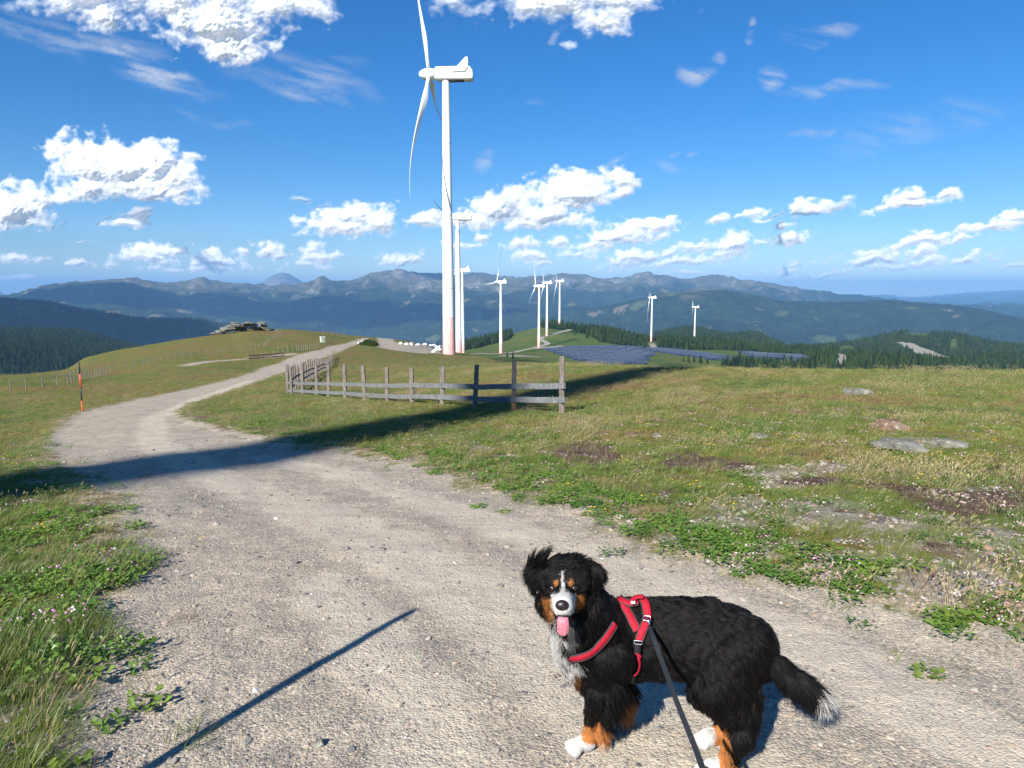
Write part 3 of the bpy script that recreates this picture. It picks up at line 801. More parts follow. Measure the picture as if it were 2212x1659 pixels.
M_STEEL = simple('galvanised_steel', (0.55, 0.57, 0.60), 0.4, 0.5, 0.6)
M_POST = wood_mat('weathered_post_wood', (0.09, 0.072, 0.06), (0.19, 0.16, 0.14), (0.34, 0.30, 0.27))
M_RAIL = wood_mat('weathered_rail_wood', (0.07, 0.075, 0.08), (0.15, 0.155, 0.16), (0.34, 0.34, 0.33))
M_RUST = wood_mat('orange_stained_wood', (0.30, 0.10, 0.03), (0.50, 0.20, 0.07), (0.45, 0.28, 0.18))
M_OR = simple('orange_paint', (0.80, 0.10, 0.02), 0.5)
M_BLK = simple('black_paint', (0.03, 0.03, 0.035), 0.5)

def ring(n, r, z=0.0, cx=0.0, cy_=0.0):
    a = np.arange(n) * 2 * np.pi / n
    return np.stack([cx + r * np.cos(a), cy_ + r * np.sin(a), np.full(n, z)], 1)
def loft(rings, cap=True, closed=True):
    n = len(rings[0]); V = np.vstack(rings); F = []
    for i in range(len(rings) - 1):
        for j in range(n if closed else n - 1):
            F.append((i*n + j, i*n + (j+1) % n, (i+1)*n + (j+1) % n, (i+1)*n + j))
    if cap:
        F.append(tuple(range(n - 1, -1, -1))); F.append(tuple(range((len(rings)-1)*n, len(rings)*n)))
    return V, F
def box_vf(sx, sy, sz, c=(0, 0, 0), bev=0.0):
    x, y, z = sx/2, sy/2, sz/2
    V = np.array([(-x,-y,-z),(x,-y,-z),(x,y,-z),(-x,y,-z),(-x,-y,z),(x,-y,z),(x,y,z),(-x,y,z)]) + np.array(c)
    return V, [(0,3,2,1),(4,5,6,7),(0,1,5,4),(1,2,6,5),(2,3,7,6),(3,0,4,7)]
def join_vf(lst):
    V = []; F = []; o = 0
    for v, f in lst:
        V.append(v); F += [tuple(i + o for i in q) for q in f]; o += len(v)
    return np.vstack(V), F
def tube_vf(pts, rad, n=8):
    pts = [Vector(p) for p in pts]; rings = []
    for i, p in enumerate(pts):
        t = (pts[min(i+1, len(pts)-1)] - pts[max(i-1, 0)]).normalized()
        ref = Vector((0, 0, 1)) if abs(t.z) < 0.9 else Vector((1, 0, 0))
        u = t.cross(ref).normalized(); v = t.cross(u)
        r = rad[i] if hasattr(rad, '__len__') else rad
        rings.append(np.array([tuple(p + u * (r * math.cos(a)) + v * (r * math.sin(a))) for a in np.arange(n) * 2 * np.pi / n]))
    return loft(rings)
def M(name, vf, mats, smooth=False, fmat=None):
    return mesh_np(name, vf[0], vf[1], mats if isinstance(mats, list) else [mats], smooth, fmat)
def smooth_by_angle(me, ang=35):
    me.polygons.foreach_set('use_smooth', np.ones(len(me.polygons), dtype=bool))
    bm_ = __import__('bmesh').new(); bm_.from_mesh(me)
    for e in bm_.edges:
        if len(e.link_faces) == 2 and e.calc_face_angle(0) > R(ang): e.smooth = False
    bm_.to_mesh(me); bm_.free()

# ------------------------------------------------------------------ wind turbines (built to real size, hub 84 m)
HUB = 84.0; BL = 48.0
def tower_mesh(bands, seg=40, base_r=1.95, top_r=1.12):
    zs = [0.0, 3.6, 7.6, 12.2, 30, 50, 70, HUB - 2.0]
    rr = [base_r + (top_r - base_r) * (z / (HUB - 2)) ** 1.05 for z in zs]
    V, F = loft([ring(seg, r, z) for r, z in zip(rr, zs)])
    fm = []
    for i in range(len(zs) - 1): fm += [bands[i] if i < 3 else 0] * seg
    fm += [0, 0]
    me = mesh_np('tower', V, F, [M_WHITE, M_P1, M_P2, M_P3, M_GREEN], True, fm)
    smooth_by_angle(me); return me
M_FLA = simple('tower_flange_grey', (0.52, 0.53, 0.53), 0.5)
FLANGE = []
for z_ in (21.0, 43.0, 64.0):
    r_ = 1.95 + (1.12 - 1.95) * (z_ / (HUB - 2)) ** 1.05
    FLANGE.append(M('flange', loft([ring(40, r_ + .035, z_ - .11), ring(40, r_ + .035, z_ + .11)]), M_FLA, False))
def blade_mesh():
    n = 14; rings = []
    for t in np.linspace(0, 1, 30):
        z = 1.3 + t * (BL - 1.3)
        if t < 0.06: ch = 1.05; th = 1.05
        else:
            s = min(1, (t - 0.06) / 0.14); s = s * s * (3 - 2 * s)
            ch = 1.05 + s * (2.05 - 1.05)
            if t > 0.2: ch = 2.05 * (1 - (t - 0.2) / 0.8) ** 0.85 * 0.92 + 0.20
            th = 1.05 + s * (0.60 - 1.05)
            if t > 0.2: th = 0.60 * (1 - (t - 0.2) / 0.8) + 0.07
            if t > 0.97: ch *= 0.55
        tw = R(72) * (1 - t) ** 2.2 * (1 if t > 0.05 else 1)
        a = np.arange(n) * 2 * np.pi / n
        xs = ch * 0.5 * np.cos(a) + (0.25 * (ch - 1.05) if t > 0.06 else 0); ys = th * 0.5 * np.sin(a) * (1 if t < 0.06 else np.clip(0.6 + 0.4 * np.cos(a + np.pi), 0.2, 1))
        # chord along x (in the rotor plane) turned by the twist; y is the rotor axis, up-wind is -y
        c, s_ = math.cos(tw), math.sin(tw)
        X_ = xs * c - ys * s_; Y_ = xs * s_ + ys * c
        bend = -(3.0 * math.sin(math.pi * min(1, t * 0.72)) * t ** 0.5) + 1.2 * t ** 3
        rings.append(np.stack([X_, Y_ + bend, np.full(n, z)], 1))
    me = M('blade', loft(rings), M_WHITE, True); return me
def hub_mesh():
    # nose cone along -y
    prof = [(-3.0, 0.05), (-2.9, 0.45), (-2.5, 0.95), (-1.8, 1.35), (-0.9, 1.62), (0.2, 1.68), (1.2, 1.55), (1.9, 1.35)]
    rings = []
    for y, r in prof:
        q = ring(24, r); rings.append(np.stack([q[:, 0], np.full(24, y), q[:, 1]], 1)[::-1])
    return M('hub', loft(rings), M_WHITE, True)
def nacelle_meshes():
    # body along +y from the hub: slightly waisted box with a chamfered tail
    def sec(y, w_, zt, zb, ch=0.35):
        return np.array([(-w_, y, zb + ch), (-w_, y, zt - ch), (-w_ + ch, y, zt), (w_ - ch, y, zt), (w_, y, zt - ch), (w_, y, zb + ch), (w_ - ch, y, zb), (-w_ + ch, y, zb)])
    S = [sec(0, 1.35, 1.45, -1.5), sec(0.35, 1.6, 1.75, -1.8), (sec(9.0, 1.75, 1.85, -1.95)), sec(10.4, 1.75, 1.85, -1.95), sec(11.2, 1.6, 0.75, -1.9), sec(11.35, 1.45, 0.2, -1.3)]
    V, F = loft(S)
    body = M('nacelle', (V, F[::-1]), M_NAC); 
    # raised cooler housing with the swept side fins
    def fin(x):
        p = [(5.3, 0.15), (9.0, 0.15), (9.9, 1.4), (9.9, 4.1), (9.3, 4.2), (6.6, 1.5)]
        a = np.array([(x - 0.14, y, z) for y, z in p]); b = np.array([(x + 0.14, y, z) for y, z in p])
        return loft([a, b])
    fins = M('cooler_fin', join_vf([fin(-1.95), fin(1.95), box_vf(3.5, 0.30, 2.0, (0, 9.72, 2.85))]), M_NAC)
    vents = M('underside_grille', join_vf([box_vf(2.2, 4.4, 0.16, (0, 6.4, -2.04))]), M_DARK)
    mast = M('wind_vane', join_vf([tube_vf([(0.9, 9.7, 3.8), (0.9, 9.7, 5.0)], 0.06, 6), box_vf(0.6, 0.12, 0.12, (0.9, 9.7, 5.0))]), M_DARK)
    return body, fins, vents, mast
TM = {0: tower_mesh([3, 2, 1]), 1: tower_mesh([4, 0, 0])}
BM_ = blade_mesh(); HM_ = hub_mesh(); NM_ = nacelle_meshes()
def turbine(base, yaw, roll, label, bands=0, group='wind turbines on the ridge', scale=1.0, sink=0.5, stairs=False, bls=1.0):
    """yaw: direction of the rotor axis seen from above, rotor on local -y; roll: tilt of the first blade from upright"""
    root = empty('wind_turbine', (base[0], base[1], base[2] - sink)); root.rotation_euler = (0, 0, yaw); root.scale = (scale,) * 3
    tag(root, label, 'wind turbine', group)
    tw_ = link('tower', TM[bands], root)
    for fm_ in FLANGE: link('flange', fm_, tw_)
    nac = link('nacelle', NM_[0], root, (0, -3.2, HUB))
    link('cooler_fin', NM_[1], nac); link('underside_grille', NM_[2], nac); link('wind_vane', NM_[3], nac)
    rot = link('hub', HM_, root, (0, -5.1, HUB)); rot.rotation_euler = (0, roll, 0)
    for i in range(3):
        b = link('blade', BM_, rot); b.rotation_euler = (0, i * 2 * math.pi / 3, 0); b.scale = (bls,) * 3
    if stairs:
        st = []
        for i in range(9):
            st.append(box_vf(1.0, 0.28, 0.05, (0, -i * 0.30, -i * 0.24)))
        for sx in (-0.5, 0.5):
            st.append(tube_vf([(sx, 0.9, 0.95), (sx, 0, 0.95), (sx, -2.6, -1.1)], 0.045, 6)); st.append(tube_vf([(sx, 0.9, 0.5), (sx, 0, 0.5), (sx, -2.6, -1.55)], 0.035, 6))
            for q in range(4): st.append(tube_vf([(sx, -q * 0.8, -q * 0.64), (sx, -q * 0.8, -q * 0.64 + 0.98)], 0.035, 6))
        st.append(box_vf(1.1, 1.3, 0.06, (0, 0.55, 0.02)))
        s_ = link('entrance_stairs', M('entrance_stairs', join_vf(st), M_STEEL), root, (0, 0, 0))
        s_.location = (-1.95 * 1.2 * math.cos(0) , 0, 2.4); s_.rotation_euler = (0, 0, 0)
        a = -yaw - R(80)
        s_.rotation_euler = (0, 0, a); s_.location = (math.sin(a) * 2.9, -math.cos(a) * 2.9, 2.35)
    return root
# local -y must point along the rotor axis; yaw = angle turning -y to that direction
def yaw_from(deg_left_of_away):
    # 0: rotor axis points exactly to the left (-x); positive turns it away from the viewer
    return R(-90) - R(deg_left_of_away)
TB = [ # x, r, depth hint, rotor turn, roll, label, bands
 (970, 222, 2.5, 25, 'nearest wind turbine, tall white tower with a pink foot beside the gravel pad', 0, 1.0, 1.0),
 (991, 425, 3, -36, 'second wind turbine, mostly hidden behind the nearest tower, one blade curving up beside it', 0, 1.0, 1.0),
 (1000, 700, 5, -10, 'third turbine in line behind the nearest tower, only its nacelle tail showing', 0, 1.0, 1.0),
 (1082, 840, 25, -23.5, 'wind turbine with a blade pointing left, standing alone left of the winding road', 0, 1.0, 1.0),
 (1164, 975, 12, 3, 'leftmost of the three turbines close together, its foot by the hairpin of the road', 0, 1.0, 1.0),
 (1181, 1130, 14, 26, 'middle of the three turbines close together on the green knoll', 0, 1.0, 1.0),
 (1208, 1290, 16, 32, 'rightmost of the three turbines close together, farthest up the green knoll', 0, 1.0, 1.0),
 (1406, 1380, 18, 50.7, 'wind turbine standing on a gravel pad at the edge of the dark conifer wood', 0, 1.0, 1.0),
 (1499, 1600, 15, -44, 'farthest right wind turbine, white tower with a green foot among conifers', 1, 1.0, 0.72)]
for i, (x, r, turn, roll, lab, bands, sc, bl) in enumerate(TB):
    b = at_r(x, r)
    turbine(b, yaw_from(turn), R(roll), lab, bands, scale=sc, stairs=(i == 0), bls=bl)
# the turbine behind the camera whose tower shadow crosses the track
A_sh = ground_hit(220, 1020)
tx = A_sh.x - 92 * math.sin(SUN_AZ); ty = A_sh.y - 92 * math.cos(SUN_AZ)
turbine((tx, ty, hz(tx, ty)), math.pi - SUN_AZ + math.pi, R(180), 'wind turbine behind the viewer whose tower throws the broad shadow over the track', 0, scale=1.03)

# ------------------------------------------------------------------ snow poles
def snow_pole(base, h, label, lean=(0, 0), cols=(0, 1, 0, 1)):
    root = empty('snow_pole', base); root.rotation_euler = (lean[0], lean[1], 0)
    tag(root, label, 'snow pole', 'orange and black snow poles along the track')
    zs = [-0.25, h * .22, h * .5, h * .76, h]
    for i in range(4):
        rr = 0.029
        V, F = tube_vf([(0, 0, zs[i]), (0, 0, (zs[i] + zs[i+1]) / 2), (0, 0, zs[i+1])], [rr, rr * (1.03 if i % 2 else .97), rr * (0.85 if i == 3 else 1)], 12)
        link('painted_band', M('painted_band', (V, F), M_OR if cols[i] == 0 else M_BLK, True), root)
    return root
snow_pole(ground_hit(178, 889), 2.15, 'slim orange and black snow pole standing left of the gravel track', (0, R(0.6)))
S_top = ground_hit(895, 1318)
hp = 2.25
bx_, by_ = S_top.x - hp / math.tan(SUN_EL) * math.sin(SUN_AZ), S_top.y - hp / math.tan(SUN_EL) * math.cos(SUN_AZ)
snow_pole((bx_, by_, S_top.z), hp, 'snow pole beside the viewer that throws the long thin shadow on the gravel', (0, 0))

# ------------------------------------------------------------------ wooden fences
rnd = random.Random(5)
def post_mesh(h, wd, dp, seed, taper=0.9):
    q = random.Random(seed); rings = []
    for t in np.linspace(0, 1, 7):
        jx, jy = q.uniform(-.006, .006), q.uniform(-.006, .006); s = 1 - (1 - taper) * t + q.uniform(-.03, .03)
        z = -0.25 + t * (h + 0.25)
        x, y = wd / 2 * s, dp / 2 * s; c = min(x, y) * 0.35
        top = q.uniform(-.02, .02) if t == 1 else 0
        rings.append(np.array([(-x + c, -y, z), (x - c, -y, z + top), (x, -y + c, z + top), (x, y - c, z), (x - c, y, z), (-x + c, y, z), (-x, y - c, z - top), (-x, -y + c, z - top)]) + np.array([jx, jy, 0]))
    return loft(rings)
def plank(p, q, hgt, th, seed):
    """sawn board between two points, slightly warped"""
    p, q = Vector(p), Vector(q); r_ = random.Random(seed); d = q - p; u = d.normalized(); side = u.cross(Vector((0, 0, 1))).normalized(); up = side.cross(u)
    rings = []
    for t in np.linspace(0, 1, 6):
        c = p + d * t + side * r_.uniform(-.006, .006) + up * r_.uniform(-.008, .008)
        hh = hgt / 2 * r_.uniform(.93, 1.07); tt = th / 2
        rings.append(np.array([tuple(c + side * (a * tt) + up * (b * hh)) for a, b in ((-1, -.9), (-.8, -1), (.8, -1), (1, -.9), (1, .9), (.8, 1), (-.8, 1), (-1, .9))]))
    return loft(rings)
def orient_z(me_vf, p0, p1):
    """move a vertical mesh (z up from 0) so it runs p0 -> p1"""
    V, F = me_vf; d = (Vector(p1) - Vector(p0)); rot = Vector((0, 0, 1)).rotation_difference(d.normalized()).to_matrix()
    V = np.array(rot) @ V.T
    return V.T + np.array(p0), F
# front run: picture feet and tops of the posts, right to left
FR = [(1213,893,770,15,0),(1110,888,781,13,0.3),(1026,893,788,13,1.6),(955,880,791,13,1.2),(890,872,795,12,0.2),(837,868,793,10,0),(788,861,789,11,-.6),(746,858,787,10,0),(711,854,787,9,0),(685,850,788,8,0),(654,847,786,8,0),(622,848,788,8,0)]
fence = empty('wooden_fence', ground_hit(1213, 893)); f0 = Vector(fence.location)
tag(fence, 'weathered grey post and rail fence ending in a tall post at its right', 'fence')
FB = []
for i, (x, yb, yt, wpx, lean) in enumerate(FR):
    g_ = ground_hit(x, yb)
    # the posts stand on a smooth line: take their distance from the picture but keep it regular
    FB.append(g_)
a_, b_ = FB[0], FB[-1]
FB2 = []
for i, (x, yb, yt, wpx, lean) in enumerate(FR):
    d = pix_dir(x, yb); k_ = FB[i]
    # intersection of the sight line with a gently curved line a->b
    az = math.atan2(d.x, d.y)
    n = Vector((math.cos(az), -math.sin(az)))
    ab = Vector((b_.x - a_.x, b_.y - a_.y)); t = -(n.x * a_.x + n.y * a_.y) / (n.x * ab.x + n.y * ab.y)
    bow = -1.1 * math.sin(math.pi * min(max(t, 0), 1))
    px_, py_ = a_.x + ab.x * t, a_.y + ab.y * t
    rr = math.hypot(px_, py_) + bow
    FB2.append(Vector((rr * math.sin(az), rr * math.cos(az), hz(rr * math.sin(az), rr * math.cos(az)))))
TOP = []
for i, (x, yb, yt, wpx, lean) in enumerate(FR):
    p = FB2[i]; zc = p.y * math.cos(PITCH) + (H_CAM - p.z) * math.sin(PITCH)
    dt = pix_dir(x + lean * 3, yt); hl = math.hypot(dt.x, dt.y); zt = H_CAM + math.hypot(p.x, p.y) * dt.z / hl
    h = zt - p.z; wd = wpx * zc / FPX * 0.80
    V, F = post_mesh(h, wd, wd * 0.9, 100 + i)
    sx = lean * 3 * zc / FPX
    V, F = orient_z((V, F), p, (p.x + sx, p.y, p.z + h))
    me = M('post', (V - np.array(f0), F), M_RUST if False else M_POST); o = link('post', me, fence)
    if i == 1:
        Vr, Fr = post_mesh(h * 0.46, wd * 1.03, wd * 0.93, 300); Vr, Fr = orient_z((Vr, Fr), p, (p.x + sx, p.y, p.z + h))
        o2 = link('stained_patch', M('stained_patch', (Vr - np.array(f0), Fr), M_RUST), o); o2['label'] = 'orange stained lower half of the second post'
    TOP.append((p, Vector((p.x + sx, p.y, p.z + h)), h, zc))
# rails: picture heights at every post (upper, lower)
UP = [834, 835, 836, 834, 833, 833, 832, 831, 830, 829, 828, 827]
LO = [864, 863, 862, 859, 857, 856, 853, 850, 849, 847, 845, 844]
def rail_pt(i, yy, off):
    p = FB2[i]; x = FR[i][0]; dt = pix_dir(x, yy); r = math.hypot(p.x, p.y) - off
    hl = math.hypot(dt.x, dt.y)
    return Vector((dt.x / hl * r, dt.y / hl * r, H_CAM + r * dt.z / hl))
for (lst, tint) in ((UP, 0), (LO, 1)):
    i = 0
    segs = [(0, 2), (2, 4), (4, 6), (6, 8), (8, 11)] if tint == 0 else [(0, 2), (2, 4), (4, 7), (7, 9), (9, 11)]
    for s_i, (a, b) in enumerate(segs):
        pts = [rail_pt(j, lst[j], 0.085) for j in range(a, b + 1)]
        d0 = (pts[0] - pts[1]).normalized(); d1 = (pts[-1] - pts[-2]).normalized()
        if a == 0: pts[0] = pts[0] + d0 * 0.12
        zc = TOP[a][3]
        vf = []
        for j in range(len(pts) - 1):
            off = Vector((0, -0.022 * (s_i % 2), 0.015 * (s_i % 2)))
            vf.append(plank(pts[j] + off, pts[j+1] + off, 0.145, 0.05, 50 * s_i + j + tint * 9))
        V, F = join_vf(vf)
        link('rail', M('rail', (V - np.array(f0), F), M_RAIL), fence)
# receding run along the track
BK_ = [(622,848),(631,846),(640,843),(650,842),(661,841),(668,840),(676,838),(684,836),(690,834),(697,829),(703,822),(708,814),(713,802),(717,792),(720,783)]
RB = [(628, 36.2), (632, 38), (637, 40), (643, 42), (650, 44), (655, 46), (661, 48.5), (666, 51), (671, 53.5), (675, 56), (679, 58.5), (683, 61), (687, 64), (690, 67), (693, 70), (696, 73.5), (698, 77), (701, 81), (704, 85), (706, 89), (709, 93), (711, 98), (713, 103), (715, 108), (717, 114), (718, 120), (720, 126), (721.5, 133)]
def tube_fence(name, label, pts, hgt, wd, rails, group=None, mat=None, side=0.07, jit=0.06, railh=0.11):
    o0 = pts[0]; root = empty(name, o0); tag(root, label, 'fence', group)
    q = random.Random(len(pts)); tops = []
    for i, p in enumerate(pts):
        h = hgt * q.uniform(1 - jit, 1 + jit)
        V, F = post_mesh(h, wd * q.uniform(.85, 1.15), wd * .9, i * 7 + 3)
        V, F = orient_z((V, F), (0, 0, 0), (q.uniform(-jit, jit) * .6, q.uniform(-jit, jit) * .6, 1))
        link('post', M('post', (V, F), mat or M_POST), root, p - o0)
    if rails:
        for zz in rails:
            vf = []
            for i in range(len(pts) - 1):
                a = pts[i] - o0; b = pts[i+1] - o0
                n = (b - a).cross(Vector((0, 0, 1))).normalized() * side
                if railh > 0.05: vf.append(plank(a + n + Vector((0, 0, zz)), b + n + Vector((0, 0, zz)), railh, 0.04, i))
                else: vf.append(tube_vf([a + n + Vector((0, 0, zz)), b + n + Vector((0, 0, zz))], railh / 2, 5))
            link('rail' if railh > 0.05 else 'wire', M('rail', join_vf(vf), M_RAIL if railh > 0.05 else M_STEEL), root)
    return root
pts = [at_r(x, r, 800) for x, r in RB]
tube_fence('wooden_fence', 'dark post and rail fence running away uphill beside the track', pts, 1.38, 0.13, (0.36, 0.72))
# thin pasture fences on the left slope
def hp_list(lst, n):
    P_ = [ground_hit(*p) for p in lst]; out = []
    P_ = [p for p in P_ if p is not None]
    seg = [(P_[i+1] - P_[i]).length for i in range(len(P_) - 1)]; tot = sum(seg)
    for k in range(n):
        d = tot * k / (n - 1)
        for i, s in enumerate(seg):
            if d <= s or i == len(seg) - 1: 
                q = P_[i].lerp(P_[i+1], min(1, d / s)); out.append(Vector((q.x, q.y, hz(q.x, q.y)))); break
            d -= s
    return out
tube_fence('wire_fence', 'thin wire fence on pale posts crossing the left meadow below the rocks', hp_list([(24,850),(68,842),(110,836),(146,832),(235,806),(310,789),(350,780),(400,772),(455,767),(530,760),(570,752)], 42), 1.05, 0.085, (0.5, 0.95), 'wire fences on the far slope', side=0, railh=0.02, jit=0.1)
tube_fence('wire_fence', 'short wire fence climbing the slope towards the rock outcrop', hp_list([(572,752),(578,742),(592,733),(606,724)], 9), 1.05, 0.085, (0.5, 0.95), 'wire fences on the far slope', side=0, railh=0.02, jit=0.1)
tube_fence('wire_fence', 'close set stakes left of the track below the green cabinet', hp_list([(600,762),(640,759),(665,756),(688,752)], 15), 1.2, 0.12, (0.9,), 'wire fences on the far slope', side=0, railh=0.02, jit=0.1)
tube_fence('wooden_fence', 'short dark two rail fence beside the side path on the left slope', hp_list([(537,780),(560,778),(585,776),(614,773)], 4), 1.3, 0.14, (0.4, 0.85), railh=0.16)
tube_fence('wire_fence', 'far row of stakes on the skyline right of the rock outcrop', hp_list([(700,722),(724,723),(740,727)], 6), 1.3, 0.12, (0.9,), 'wire fences on the far slope', side=0, railh=0.02, jit=0.1)

# ------------------------------------------------------------------ rocks
def rock_vf(sx, sy, sz, seed, rough=0.35, sub=3, facet=0.0, layers=0):
    import bmesh
    bm_ = bmesh.new(); bmesh.ops.create_icosphere(bm_, subdivisions=sub, radius=1.0)
    q = np.random.RandomState(seed); off = q.uniform(0, 90, 2)
    co = np.array([v.co[:] for v in bm_.verts])
    pl_ = q.normal(size=(9, 3)); pl_ /= np.linalg.norm(pl_, axis=1)[:, None]; dd = q.uniform(0.55, 0.9, 9)
    for n, d in zip(pl_, dd):
        ex = co @ n - d; co = co - np.clip(ex, 0, None)[:, None] * n
    nz = fbm(co[:, 0] * 1.7 + off[0] + co[:, 2], co[:, 1] * 1.7 + off[1] - co[:, 2] * 0.7, 4, 0.6)
    co *= (1 + rough * nz)[:, None]
    if layers: co[:, :2] *= (1 + 0.10 * np.sin(co[:, 2] * layers + nz * 3))[:, None]
    F = [tuple(v.index for v in f.verts) for f in bm_.faces]; bm_.free()
    return co * np.array([sx, sy, sz]), F
def stone_mat(name, a, b, c_, lich=(0.36, 0.36, 0.30)):
    m, k, out = material(name)
    pos = k.n('ShaderNodeTexCoord').outputs['Object']
    n1 = k.noise(pos, 2.2, 6, 0.7); n2 = k.noise(pos, 14, 5, 0.7)
    col = k.ramp(n1, [(0.32, a), (0.5, b), (0.7, c_)])
    col = k.mix(k.ss(n2, 0.55, 0.62), col, k.mix(0.6, col, lich))
    principled(k, out, col, 0.9, 0.2, k.bump(k.math('MULTIPLY_ADD', n2, 0.5, n1), 0.9, 0.04))
    return m
M_GREY = stone_mat('grey_slab_stone', (0.09, 0.088, 0.075), (0.18, 0.175, 0.15), (0.32, 0.31, 0.27))
M_RED = stone_mat('reddish_slab_stone', (0.11, 0.06, 0.04), (0.20, 0.12, 0.085), (0.28, 0.21, 0.16))
M_WSTONE = stone_mat('white_quartz', (0.55, 0.54, 0.52), (0.72, 0.70, 0.68), (0.80, 0.79, 0.77), (0.6, 0.6, 0.55))
M_OUT = stone_mat('outcrop_stone', (0.08, 0.08, 0.068), (0.17, 0.165, 0.145), (0.26, 0.25, 0.22))
def slab(name, px, py, w_px, dep, hgt, mat, label, cat='rock', rot=0.0, seed=1, group=None, layers=0):
    g_ = ground_hit(px, py); zc = g_.y * math.cos(PITCH) + (H_CAM - g_.z) * math.sin(PITCH)
    wd = w_px * zc / FPX
    V, F = rock_vf(wd / 2, dep / 2, hgt, seed, 0.3, 4, layers=layers)
    me = M(name, (V, F), mat, True); smooth_by_angle(me, 28)
    o = link(name, me, None, g_ + Vector((0, 0, hgt * 0.12))); o.rotation_euler = (0, 0, rot)
    tag(o, label, cat, group); return o
slab('rock_slab', 1852, 851, 62, 0.9, 0.16, M_GREY, 'low grey rock slab standing alone in the upper right meadow', seed=3)
slab('rock_slab', 1918, 925, 84, 0.75, 0.13, M_RED, 'reddish brown flat rock slab on the right meadow', seed=4)
slab('rock_slab', 1944, 968, 112, 0.95, 0.10, M_GREY, 'largest flat grey slab, below the reddish slab on the right', seed=5, rot=.1)
slab('rock_slab', 2052, 962, 70, 0.45, 0.08, M_GREY, 'thin pale slab right of the largest grey slab', seed=6)
slab('rock_slab', 1362, 945, 40, 0.3, 0.07, M_RED, 'small brownish stone above the left bare soil patch', seed=7)
slab('rock_slab', 1640, 945, 44, 0.3, 0.06, M_GREY, 'small grey slab in the mossy middle of the meadow', seed=8)
slab('rock_slab', 1420, 943, 26, 0.2, 0.05, M_GREY, 'smallest grey stone between the two soil patches', seed=9)
slab('rock_slab', 552, 866, 46, 0.4, 0.08, M_RED, 'pale brown stone in the grass below the left end of the fence', seed=10) if False else None
slab('rock_slab', 926, 864, 52, 0.5, 0.09, M_GREY, 'pale flat stone in the grass beneath the fence', seed=11) if False else None
slab('white_stone', 551, 1493, 17, 0.028, 0.012, M_WSTONE, 'small white quartz stone lying on the gravel beside the thin shadow', 'stone', seed=12)
slab('stone', 690, 1608, 28, 0.05, 0.026, M_GREY, 'dark grey stone lying on the gravel right of the thin shadow', 'stone', seed=13)
slab('stone', 1296, 0, 1, .1, .1, M_GREY, '') if False else None
# white boulders round the turbine pad
BOUL = [(868,744.5,10),(884,745,11),(901,746,11),(921,747,12),(943,748.0,10),(960,749,9)]
BOUL = [(866,744,9),(877,745,9),(889,746,10),(903,747,10),(918,746.5,9),(930,748,8),(937,748,9),(942,751,8),(947,754,8),(951,757,8),(775,742,6),(780,739,6),(784,737,5)]
for i, (x, y, s) in enumerate(BOUL):
    g_ = ground_hit(x, y, rmin=60)
    if g_ is None: continue
    rr = math.hypot(g_.x, g_.y); wd = s * rr / FPX
    V, F = rock_vf(wd / 2 * 1.15, wd / 2, wd / 2 * .85, 40 + i, 0.3, 3)
    o = link('white_boulder', M('white_boulder', (V, F), M_WSTONE, False), None, g_ + Vector((0, 0, wd * .18)))
    tag(o, ('%s white boulder from the left in the row edging the gravel pad' % ORD[i]) if i < 6 else (('%s white boulder in the line running down to the turbine stairs' % ['uppermost', 'second', 'third', 'lowest'][i - 6]) if i < 10 else '%s white boulder beside the bend of the track by the dark bush' % ['nearest', 'middle', 'farthest'][i - 10]), 'boulder', 'white boulders by the turbine pad')
# the rock outcrop on the hilltop
oc = ground_hit(525, 716, rmin=80)
orr = math.hypot(oc.x, oc.y); sc_ = orr / FPX
root = empty('rock_outcrop', oc); tag(root, 'layered grey rock outcrop crowning the left hilltop', 'rock outcrop')
OUT = [ # dx px, dz px (above base), half width px, half height px
 (-45,1,9,3.2),(-33,4,12,4.5),(-22,9,15,4.0),(-12,5,14,4.2),(-8,13,18,2.4),(6,12,16,3.0),(0,8,12,3),(10,17,13,2.0),(20,13,10,3.2),(22,6,12,3.5),(38,9,12,8.5),(37,16,11,2.2),(44,6,9,5.0),(58,0,8,2.8),(66,-2,7,2.2),(-55,-3,9,2.0),(-2,2,10,2.5),(30,2,10,2.6),(-38,-1,8,2.2),(-16,17,8,1.8)]
for i, (dx, dz, hw, hh) in enumerate(OUT):
    V, F = rock_vf(hw * sc_, hw * sc_ * .8, hh * sc_ * 1.25, 70 + i, 0.28, 4, layers=9)
    az = math.atan2(oc.x, oc.y); off = Vector((math.cos(az), -math.sin(az), 0)) * dx * sc_ + Vector((0, 0, dz * sc_)) + Vector((math.sin(az), math.cos(az), 0)) * ((i * 37) % 7 - 3) * .5
    me = M('boulder', (V + np.array(off), F), M_OUT, True); smooth_by_angle(me, 25); link('boulder', me, root)
# ------------------------------------------------------------------ green cabinet
cb = ground_hit(697, 740, rmin=80); cr = math.hypot(cb.x, cb.y) / FPX
M_CAB = simple('sage_green_sheet_metal', (0.42, 0.50, 0.40), 0.6, .3, 0, 2, .06)
M_CABR = simple('pale_cabinet_roof', (0.62, 0.68, 0.62), 0.6)
root = empty('electric_cabinet', cb, -math.atan2(cb.x, cb.y) + R(24)); tag(root, 'sage green electrical cabinet with a pale lid beside the upper track', 'cabinet')
cw, chh = 8.6 * cr, 12.5 * cr
link('body', M('body', box_vf(cw, cw * .8, chh, (0, 0, chh / 2 - .1)), M_CAB), root)
link('lid', M('lid', box_vf(cw * 1.12, cw * .92, chh * .10, (0, 0, chh * .95)), M_CABR), root)
dr = link('door', M('door', box_vf(cw * .42, .04, chh * .78, (-cw * .22, -cw * .4 - .015, chh * .45)), M_CAB), root)
link('door', M('door', box_vf(cw * .42, .04, chh * .78, (cw * .22, -cw * .4 - .015, chh * .45)), M_CAB), root)
